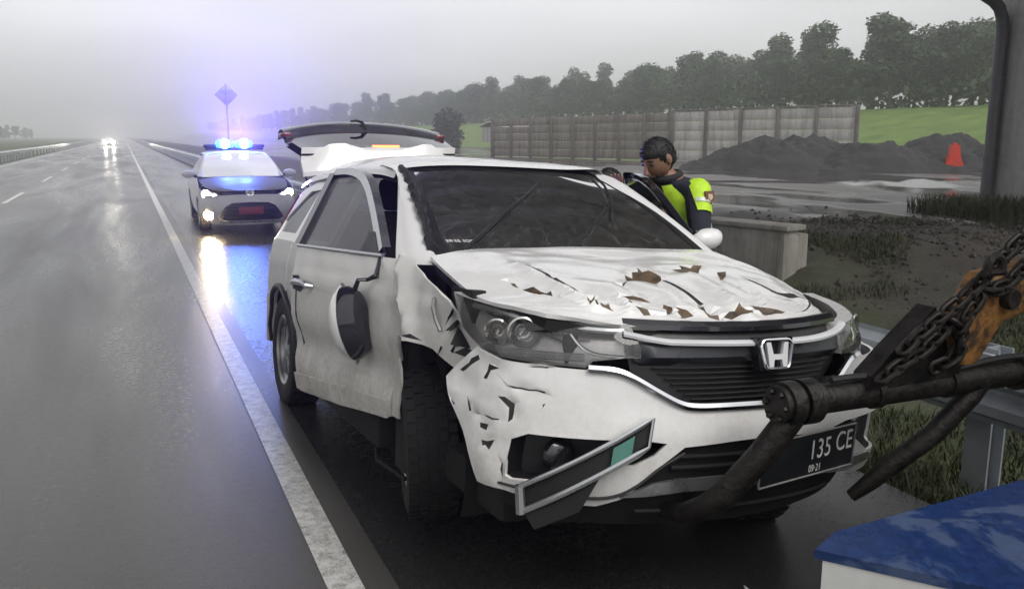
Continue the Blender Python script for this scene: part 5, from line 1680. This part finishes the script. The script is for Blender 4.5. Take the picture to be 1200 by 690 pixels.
def person(label, loc, rz, P, cloth, vest):
    """P: joints in the figure's own frame (x forward, y left, z up)"""
    t = thing('person', label, 'person', loc, (0, 0, R(rz)))
    rad = dict(pelvis=(.155, .115), spine=(.15, .11), chest=(.175, .12), upper=(.13, .10), neck=(.058, .058), skull=(.060, .060),
               shL=.075, shR=.075, elL=.050, elR=.050, wrL=.032, wrR=.032, hiL=.095, hiR=.095, knL=.066, knR=.066, anL=.045, anR=.045, toeL=.042, toeR=.042)
    J = {k: (Vector(P[k]), rad[k]) for k in rad}
    E = [('pelvis', 'spine'), ('spine', 'chest'), ('chest', 'upper'), ('upper', 'neck'), ('neck', 'skull')]
    for s in 'LR':
        E += [('upper', 'sh' + s), ('sh' + s, 'el' + s), ('el' + s, 'wr' + s), ('pelvis', 'hi' + s), ('hi' + s, 'kn' + s), ('kn' + s, 'an' + s), ('an' + s, 'toe' + s)]
        hand_joints(J, E, 'h' + s, P['wr' + s], 'wr' + s, Vector(P['wr' + s]) - Vector(P['el' + s]), 1 if s == 'L' else -1)
    me = skin_mesh(J, E, 2)
    for mm in (cloth, 'skin_tone', 'shoe_black'):
        me.materials.append(MATS[mm])
    key = [(n, Vector(J[n][0])) for n in J]
    for pl_ in me.polygons:
        c_ = pl_.center
        n = min(key, key=lambda q: (q[1] - c_).length)[0]
        pl_.material_index = 1 if n == 'skull' or (n == 'neck' and c_.z > J['neck'][0].z) or n.startswith(('hL', 'hR', 'wr')) else (2 if n.startswith(('toe', 'an')) else 0)
        pl_.use_smooth = True
    link(bpy.data.objects.new('body', me), t)
    # head: skull shape, face, ears, hair
    hc, hd = Vector(P['head']), Vector(P['look']).normalized()
    yv = Vector((0, 0, 1)).cross(hd).normalized()
    zv = hd.cross(yv)
    HM = Matrix.Translation(hc) @ Matrix((hd, yv, zv)).transposed().to_4x4()
    def hf(d):
        f = 1.0
        if d.z < -.2: f *= 1 - .16 * (-d.z - .2) * (1.3 if d.x < 0 else .55)
        if d.x > .3: f *= 1 - .05 * abs(d.y)
        return f
    hm = ellipsoid((0, 0, 0), (.098, .076, .118), n=26, m_=18, fn=hf).xf(HM).build('head', 'skin_tone', t, sharp=180)
    MB().tube([HM @ Vector(p) for p in ((.085, 0, .028), (.104, 0, -.005), (.117, 0, -.030), (.098, 0, -.044))], [.009, .012, .018, .012], 8).build('nose', 'skin_tone', hm)
    MB().tube([HM @ Vector(p) for p in ((.083, -.028, -.066), (.093, 0, -.064), (.083, .028, -.066))], [.003, .006, .003], 6).build('mouth', 'lip_tone', hm)
    for s in (-1, 1):
        ellipsoid((.082, s * .033, .008), (.012, .016, .009), n=10, m_=8).xf(HM).build('eye', 'shoe_black', hm)
        MB().tube([HM @ Vector(p) for p in ((.088, s * .014, .030), (.088, s * .034, .034), (.074, s * .054, .028))], [.004, .006, .003], 5).build('eyebrow', 'hair_black', hm)
        ellipsoid((-.008, s * .078, -.002), (.022, .012, .034), n=12, m_=8).xf(HM).build('ear', 'skin_tone', hm)
    def hh(d):
        return 1 + .025 * noise.noise(d * 6) + .02 * noise.noise(d * 16)
    rows = []
    for i in range(15):
        a = math.pi * i / 14
        ring = []
        for k in range(36):
            b_ = 2 * math.pi * k / 36
            d = Vector((math.sin(a) * math.cos(b_), math.sin(a) * math.sin(b_), math.cos(a)))
            lim = .42 if d.x > .25 else (-.05 if d.x > -.2 else -.45)
            lim = lerp(-.45, .42, sstep(-.35, .75, d.x / max(.2, math.hypot(d.x, d.y))))
            r_ = 1.07 if d.z > lim else .90
            r_ *= hh(d)
            ring.append(HM @ Vector((d.x * .101 * r_ - .004, d.y * .080 * r_, d.z * .116 * r_ + .002)))
        rows.append(ring)
    MB().grid(rows, closed=True, flip=True).build('hair', 'hair_black', t, sharp=60)
    # short hair: tufts standing off the scalp break the outline
    rh = random.Random(77)
    hv, hfc = [], []
    for _ in range(1500):
        d = Vector((rh.gauss(0, 1), rh.gauss(0, 1), abs(rh.gauss(0, 1)) - .35)).normalized()
        lim = lerp(-.40, .46, sstep(-.35, .75, d.x / max(.2, math.hypot(d.x, d.y))))
        if d.z < lim:
            continue
        p = Vector((d.x * .101 * 1.05 - .004, d.y * .080 * 1.05, d.z * .116 * 1.05 + .002))
        g_ = (d + Vector((.35, 0, .25)) + Vector((rh.gauss(0, .35), rh.gauss(0, .35), rh.gauss(0, .2)))).normalized()
        e_ = p + g_ * rh.uniform(.005, .012)
        s_ = g_.cross(Vector((rh.gauss(0, 1), rh.gauss(0, 1), rh.gauss(0, 1)))).normalized() * .0035
        k = len(hv)
        hv += [HM @ (p - s_), HM @ (p + s_), HM @ e_]
        hfc.append((k, k + 1, k + 2))
    raw('hair', hv, hfc, 'hair_black', t, False)
    return t, J
police_pose = dict(pelvis=(-.02, 0, .93), spine=(.02, 0, 1.08), chest=(.09, 0, 1.24), upper=(.16, 0, 1.365), neck=(.215, 0, 1.44), skull=(.25, 0, 1.52), head=(.285, 0, 1.555), look=(.85, -.16, -.50),
                   shL=(.16, .185, 1.365), elL=(.26, .29, 1.12), wrL=(.44, .22, 1.13), shR=(.18, -.185, 1.365), elR=(.36, -.27, 1.24), wrR=(.50, -.13, 1.36),
                   hiL=(-.02, .10, .88), knL=(.03, .12, .48), anL=(-.02, .13, .09), toeL=(.14, .15, .045), hiR=(-.02, -.10, .88), knR=(.06, -.11, .48), anR=(.02, -.12, .09), toeR=(.18, -.13, .045))
off, J = person('policeman in a neon yellow vest leaning into the open car door', (3.20, 4.46, -.006), 198, police_pose, 'navy_cloth', True)
off.scale = (1.06, 1.06, 1.045)
# vest, collar, shoulder badge
def ring(c, ax_, rx, ry, n=28, tilt=None):
    c, ax_ = Vector(c), Vector(ax_).normalized()
    y_ = Vector((0, 1, 0))
    x_ = y_.cross(ax_).normalized()
    return [c + x_ * rx * math.cos(2 * math.pi * k / n) + y_ * ry * math.sin(2 * math.pi * k / n) for k in range(n)]
spine = [((-.02, 0, .96), .135, .178), ((.0, 0, 1.05), .134, .176), ((.05, 0, 1.16), .140, .188), ((.10, 0, 1.26), .144, .198), ((.14, 0, 1.34), .128, .196), ((.175, 0, 1.395), .100, .155), ((.205, 0, 1.430), .076, .088)]
rows = [ring(c, (.35, 0, 1), rx, ry) for c, rx, ry in spine]
mb = MB().grid(rows, closed=True)
me_o = mb.build('vest', 'navy_cloth', off, sharp=180)
me_o.data.materials.append(MATS['vest_neon']); me_o.data.materials.append(MATS['vest_silver'])
def vpanel(name, ks, js, mat, k_=1.012):
    mb = MB()
    rr_ = []
    for j in js:
        j0 = int(j); f = j - j0
        c0 = Vector(spine[min(j0, 6)][0]).lerp(Vector(spine[min(j0 + 1, 6)][0]), f)
        rr_.append([c0 + ((rows[min(j0, 6)][k % 28].lerp(rows[min(j0 + 1, 6)][k % 28], f)) - c0) * k_ for k in ks])
    mb.grid(rr_)
    return mb.build(name, mat, me_o)
vpanel('vest_front_panel', range(1, 9), np.linspace(1.2, 5.9, 14), 'vest_neon')
vpanel('vest_front_panel', range(20, 28), np.linspace(1.2, 5.9, 14), 'vest_neon')
vpanel('vest_back_panel', range(10, 19), np.linspace(1.2, 5.7, 12), 'vest_neon')
vpanel('reflective_band', range(0, 29), (1.5, 1.75, 2.0), 'vest_silver', 1.02)
for s in (-1, 1):
    sh = Vector(police_pose['shL' if s > 0 else 'shR']); el = Vector(police_pose['elL' if s > 0 else 'elR'])
    d = (el - sh).normalized()
    def sl(t0, t1, r0, r1, nm, mat, a0, a1, par, tap=0.0):
        mb = MB()
        n = 14
        up0 = Vector((0, s, .5)).normalized()
        x_ = d.cross(up0).normalized(); y_ = x_.cross(d).normalized()
        rr_ = []
        for tt in np.linspace(t0, t1, 14):
            r_ = lerp(r0, r1, (tt - t0) / (t1 - t0)) * (math.sqrt(max(.03, 1 - (tt / t0) ** 2)) if tt < 0 else 1)
            rr_.append([sh.lerp(el, tt) + x_ * r_ * math.cos(a) + y_ * r_ * math.sin(a) for a in np.linspace(a0 + tap * (tt - t0) / (t1 - t0), a1 - tap * (tt - t0) / (t1 - t0), n)])
        mb.grid(rr_)
        return mb.build(nm, mat, par)
    sl(-.12, .95, .076, .060, 'sleeve', 'navy_cloth', 0, 2 * math.pi, me_o)
    sl(-.30, .50, .082, .074, 'vest_shoulder', 'vest_neon', -.1, math.pi + .1, me_o, .75)
    sl(.24, .32, .0825, .080, 'reflective_band', 'vest_silver', .55, math.pi - .55, me_o)
    bc = sh.lerp(el, .16) + Vector((0, s * .080, .02))
    q = Matrix.Translation(bc) @ Vector((.15, s, .25)).to_track_quat('Z', 'Y').to_matrix().to_4x4()
    bd = MB().prism([(-.034, .034), (.034, .034), (.036, -.01), (0, -.042), (-.036, -.01)], -.004, .004, q).build('shoulder_badge', 'badge_brown', me_o, False)
    MB().prism([(-.016, .016), (.016, .016), (.018, -.006), (0, -.02), (-.018, -.006)], .004, .007, q).build('badge_emblem', 'badge_gold', bd, False)
MB().tube([Vector((.205, 0, 1.435)) + Vector((.074 * math.cos(a), .078 * math.sin(a), .020 - .02 * math.cos(a))) for a in np.linspace(0, 2 * math.pi, 21)[:-1]], .020, 8, closed=True).build('collar', 'dark_cloth', off)

crouch = dict(pelvis=(-.10, 0, .88), spine=(.02, 0, 1.0), chest=(.18, 0, 1.10), upper=(.30, 0, 1.18), neck=(.37, 0, 1.225), skull=(.42, 0, 1.28), head=(.45, 0, 1.30), look=(.75, 0, -.6),
              shL=(.29, .18, 1.17), elL=(.40, .24, .92), wrL=(.58, .16, .88), shR=(.29, -.18, 1.17), elR=(.40, -.24, .92), wrR=(.58, -.16, .88),
              hiL=(-.10, .10, .83), knL=(.02, .12, .46), anL=(-.06, .12, .09), toeL=(.10, .14, .045), hiR=(-.10, -.10, .83), knR=(.04, -.11, .46), anR=(-.02, -.12, .09), toeR=(.14, -.13, .045))
p2, J2 = person('dark haired person bending down on the far side of the wrecked car', (3.52, 5.28, -.006), 190, crouch, 'dark_cloth', False)
p2.scale = (1.0, 1.0, 1.085)
# ================================================================ TOW TRUCK TAIL: deck, cross bar, boom, chain
m, nt, b = nmat('deck_blue')
v = objvec(nt)
f = nz(nt, 2.6, 6, .65, v, .6)
f2 = nz(nt, 34, 5, .7, v)
c = ramp(nt, .35, .7, (0.007, 0.022, 0.085), (0.014, 0.040, 0.14), f2)
c = mixc(nt, maprange(nt, f, .54, .58, 0, .2), c, (0.22, 0.28, 0.36))
nt.links.new(c, b.inputs['Base Color'])
nt.links.new(maprange(nt, f, .4, .65, .16, .45), b.inputs['Roughness'])
bump(nt, b, f2, .15, .004)
carpaint('truck_white', (0.66, 0.66, 0.64), (0.30, 0.27, 0.22), .15, .7, .3, .9)
m, nt, b = nmat('rusty_yellow')
v = objvec(nt)
f = mixc(nt, .5, nz(nt, 9, 6, .7, v), nz(nt, 40, 4, .7, v))
nt.links.new(ramp(nt, .42, .56, (0.04, 0.022, 0.012), (0.25, 0.115, 0.025), f), b.inputs['Base Color'])
setp(b, Roughness=.6)
bump(nt, b, f, .5, .01)
simple('greasy_black', (0.016, 0.013, 0.011), 0.5, 0.3, 0.7, 22, 0.6, 40)
simple('chain_steel', (0.030, 0.026, 0.023), 0.5, 0.7, 0.4, 30, 0.4, 60)

truck = thing('tow_truck', 'blue decked tow truck tail with black lift bar at the lower right', 'tow truck', (1.25, 1.25, 0))
dk = [(.0, .0), (.10, .045), (.71, .07), (3.0, .16), (3.2, -2.5), (1.85, -2.6), (.30, -.39), (.16, -.215)]
MB().prism(dk, .885, .905).build('deck', 'deck_blue', truck, False)
dk2 = [(x + (.012 if x < 1 else -.01), y - .012) for x, y in dk]
MB().prism(dk2, .50, .884).build('side_panel', 'truck_white', truck, False)
MB().box((1.9, -1.2, .42), (.9, 2.2, .3)).build('chassis_rail', 'greasy_black', truck, False)
for x in (1.25, 2.55):
    q = Matrix.Translation((x, -.95, .42)) @ Matrix.Rotation(R(90), 4, 'Y')
    w = MB().lathe([(.2, -.12), (.36, -.13), (.415, -.09), (.42, 0), (.415, .09), (.36, .13), (.2, .12)], 28, q).build('wheel', 'rubber', truck)
    MB().lathe([(.2, .1), (.17, .06), (.001, .06), (.001, -.06), (.17, -.06), (.2, -.1)], 20, q).build('rim', 'bare_steel', w)
MB().box((2.35, -.75, 1.75), (.9, .9, 1.7), bev=.05).box((2.35, -.75, 2.7), (.5, .5, .3), bev=.04).build('unseen_crane_mast', 'rusty_yellow', truck)  # mast out of view, added to block sky light from the near ground
MB().box((1.95, -4.6, 1.55), (2.2, 1.9, 2.1), bev=.15).build('unseen_cab', 'truck_white', truck)  # unseen cab, added to deepen the same shading
MB().box((1.95, -3.62, 1.95), (1.7, .06, .7), bev=.02).build('unseen_cab_window', 'black_gloss', truck)
MB().tube([(2.35, -.75, 2.3), (2.2, .1, 1.75), (2.05, .53, 1.30)], [.12, .1, .085], 10).build('boom', 'rusty_yellow', truck)
# lift: cross bar, end hub, two drop arms, stinger down to the chassis
O = Vector((1.25, 1.25, 0))
def T_(p):
    return Vector(p) - O
a, b_ = T_((1.775, 1.90, .965)), T_((2.80, 1.88, .955))
ax = (b_ - a).normalized()
bar = MB().tube([a, b_ + ax * .7], .046, 18).build('lift_bar', 'greasy_black', truck)
hub = MB()
for t0, t1, r in ((-.065, -.045, .058), (-.045, .0, .068), (.0, .015, .054), (.015, .07, .070), (.07, .09, .056)):
    hub.tube([a + ax * t0, a + ax * t1], r, 20)
hb_ = hub.build('end_hub', 'greasy_black', truck)
qa = Matrix.Translation(a + ax * -.066) @ (-ax).to_track_quat('Z', 'Y').to_matrix().to_4x4()
for k in range(6):
    aa = math.pi * k / 3
    MB().lathe([(.001, .010), (.009, .010), (.011, .002), (.011, -.002)], 6, qa @ Matrix.Translation((.042 * math.cos(aa), .042 * math.sin(aa), 0))).build('bolt', 'greasy_black', hb_, False)
MB().tube([a + ax * t_ + Vector((0, -.02, .052 + .012 * math.sin(t_ * 9))) for t_ in np.linspace(.12, 1.0, 24)], .011, 7).build('hydraulic_hose', 'rubber', truck)
for t_ in (.30, .62):
    MB().tube([a + ax * t_, a + ax * (t_ + .03)], .053, 18).build('clamp_band', 'greasy_black', truck)
MB().tube([a + ax * .95, a + ax * 1.03], .062, 18).tube([a + ax * 1.06, a + ax * 1.20], .072, 18).build('end_hub', 'greasy_black', truck)
arm0 = [T_((1.765, 1.89, .93)), T_((1.69, 1.93, .80)), T_((1.60, 1.98, .67)), T_((1.565, 2.04, .61)), T_((1.55, 2.12, .56)), T_((1.55, 2.24, .53))]
MB().tube(arm0, [.042, .043, .042, .038, .034, .03], 14).build('drop_arm', 'greasy_black', truck)
arm1 = [T_((2.57, 1.88, .955)), T_((2.53, 1.885, .90)), T_((2.42, 1.93, .76)), T_((2.31, 1.99, .65)), T_((2.26, 2.03, .58)), T_((2.22, 2.07, .52))]
MB().tube(arm1, [.036, .036, .036, .036, .030, .022], 12).build('drop_arm', 'greasy_black', truck)
MB().tube([b_ + ax * .05, T_((2.9, 1.2, .8)), T_((3.0, .6, .55))], .07, 12).build('stinger', 'greasy_black', truck)
# boom head: rusty yellow jaw with black shackle
j = [T_(p) for p in ((3.30, 1.78, 1.30), (2.66, 1.83, 1.28), (2.47, 1.83, 1.245), (2.405, 1.83, 1.15), (2.40, 1.83, 1.04))]
boom = MB()
rows = []
for i, p in enumerate(j):
    t_ = (j[min(i + 1, 4)] - j[max(i - 1, 0)]).normalized()
    s_ = t_.cross(Vector((0, 1, 0))).normalized()
    h = (.085, .08, .095, .088, .040)[i]
    w = (.06, .06, .055, .05, .03)[i]
    rows.append([p + s_ * h * math.copysign(abs(math.cos(aa)) ** .5, math.cos(aa)) + Vector((0, 1, 0)) * w * math.copysign(abs(math.sin(aa)) ** .5, math.sin(aa)) for aa in np.linspace(0, 2 * math.pi, 17)[:-1]])
boom.grid(rows, closed=True)
bo = boom.build('boom_head', 'rusty_yellow', truck)
q = Matrix.Translation(T_((2.50, 1.775, 1.25))) @ Matrix.Rotation(R(90), 4, 'X')
MB().lathe([(.001, .03), (.03, .03), (.034, .02), (.034, -.02)], 16, q).build('pivot_pin', 'greasy_black', bo)
q = Matrix.Translation(T_((0, 1.90, 0))) @ Matrix.Rotation(R(90), 4, 'X')
MB().prism([(2.28, 1.225), (2.35, 1.12), (2.42, 1.03), (2.42, .985), (2.02, .985), (2.03, 1.03), (2.12, 1.105), (2.20, 1.165)], -.02, .05, q).build('gusset', 'greasy_black', truck)

def chain(label, pts, n, first):
    """hanging chain: each link a part, alternately turned"""
    t = thing('tow_chain', label, 'chain', pts[0])
    o0 = Vector(pts[0])
    c_ = [Vector(p) for p in cr(pts, 200)]
    L_ = [0]
    for i in range(1, 200):
        L_.append(L_[-1] + (c_[i] - c_[i - 1]).length)
    mesh = first
    step = L_[-1] / n
    for k in range(n):
        d = (k + .5) * step
        i = min(198, int(np.searchsorted(L_, d)))
        tv = (c_[min(i + 2, 199)] - c_[max(i - 2, 0)]).normalized()
        if mesh is None:
            pts_ = []
            for kk in range(20):
                aa = 2 * math.pi * kk / 20
                pts_.append((.019 * math.cos(aa), 0, .017 * math.sin(aa) + .017 * (1 if math.sin(aa) > 0 else -1)))
            o = MB().tube(pts_, .0085, 7, closed=True).build('link', 'chain_steel', t)
            mesh = o.data
        else:
            o = link(bpy.data.objects.new('link', mesh), t)
        o.location = c_[i] - o0
        qd = tv.to_track_quat('Z', 'Y').to_matrix().to_4x4() @ Matrix.Rotation(R(90 * (k % 2) + random.uniform(-12, 12)), 4, 'Z')
        o.rotation_euler = qd.to_euler()
    return mesh
ml = chain('rusty steel chain running up from the black gusset past the yellow boom head', [(2.10, 1.80, 1.115), (2.151, 1.80, 1.153), (2.218, 1.79, 1.201), (2.293, 1.78, 1.254), (2.395, 1.77, 1.336), (2.492, 1.76, 1.418), (2.606, 1.75, 1.508), (2.80, 1.74, 1.65)], 24, None)
chain('second shorter rusty chain lying over the front of the yellow boom head', [(2.29, 1.765, 1.17), (2.33, 1.76, 1.235), (2.375, 1.755, 1.289), (2.451, 1.75, 1.297), (2.57, 1.75, 1.381), (2.667, 1.75, 1.464), (2.80, 1.74, 1.58)], 18, ml)
chain('third rusty chain bunched along the sloping edge of the black gusset', [(2.03, 1.81, 1.03), (2.10, 1.80, 1.075), (2.16, 1.795, 1.10), (2.23, 1.79, 1.15), (2.27, 1.785, 1.19), (2.32, 1.78, 1.14), (2.30, 1.79, 1.07), (2.24, 1.80, 1.045)], 14, ml)
sh = thing('shackle', 'dark bow shackle where the two chains meet above the yellow boom head', 'shackle', (2.37, 1.75, 1.36))
MB().tube([(.032 * math.cos(a_), -.02, .036 * math.sin(a_)) for a_ in np.linspace(-.4, math.pi + .4, 16)], .014, 8).build('bow', 'chain_steel', sh)
MB().tube([(-.045, -.02, -.014), (.045, -.02, -.014)], .012, 8).build('pin', 'chain_steel', sh)
# broken bits on the ground below the nose
simple('debris_pale', (0.45, 0.45, 0.43), 0.4, 0, 0.3, 20)
rb = random.Random(31)
for i, (x, y, lb) in enumerate(((1.62, 2.15, 'pale plastic splinter upright below the tow arm, left of its twin'), (1.72, 2.08, 'pale plastic splinter lying below the tow arm, right of its twin'), (2.05, 2.35, 'small trim fragment on the shoulder below the number plate'))):
    a_ = rb.uniform(0, 6.28)
    o = MB().prism([(-.05, -.01), (.03, -.018), (.06, .004), (-.01, .02)], 0, .006).build('broken_trim', 'debris_pale', None, False)
    o.location = (x, y, .02); o.rotation_euler = (rb.uniform(-.5, .5), rb.uniform(-.6, .2), a_)
    tag(o, lb, 'debris', 'broken trim on the shoulder', kind='thing')
# ================================================================ HAZE
m = bpy.data.materials.new('haze_air')
m.use_nodes = True
MATS['haze_air'] = m
nt = m.node_tree
nt.nodes.remove(nt.nodes['Principled BSDF'])
pv = nt.nodes.new('ShaderNodeVolumePrincipled')
pv.inputs['Color'].default_value = (0.99, 0.99, 0.995, 1)
pv.inputs['Density'].default_value = 0.0019
pv.inputs['Anisotropy'].default_value = 0.76
nt.links.new(pv.outputs['Volume'], nt.nodes['Material Output'].inputs['Volume'])
o = MB().box((300, 850, 12), (3400, 3000, 32)).build('haze', 'haze_air', None, False)
tag(o, 'thin grey rain haze over the whole place', 'haze', kind='stuff')
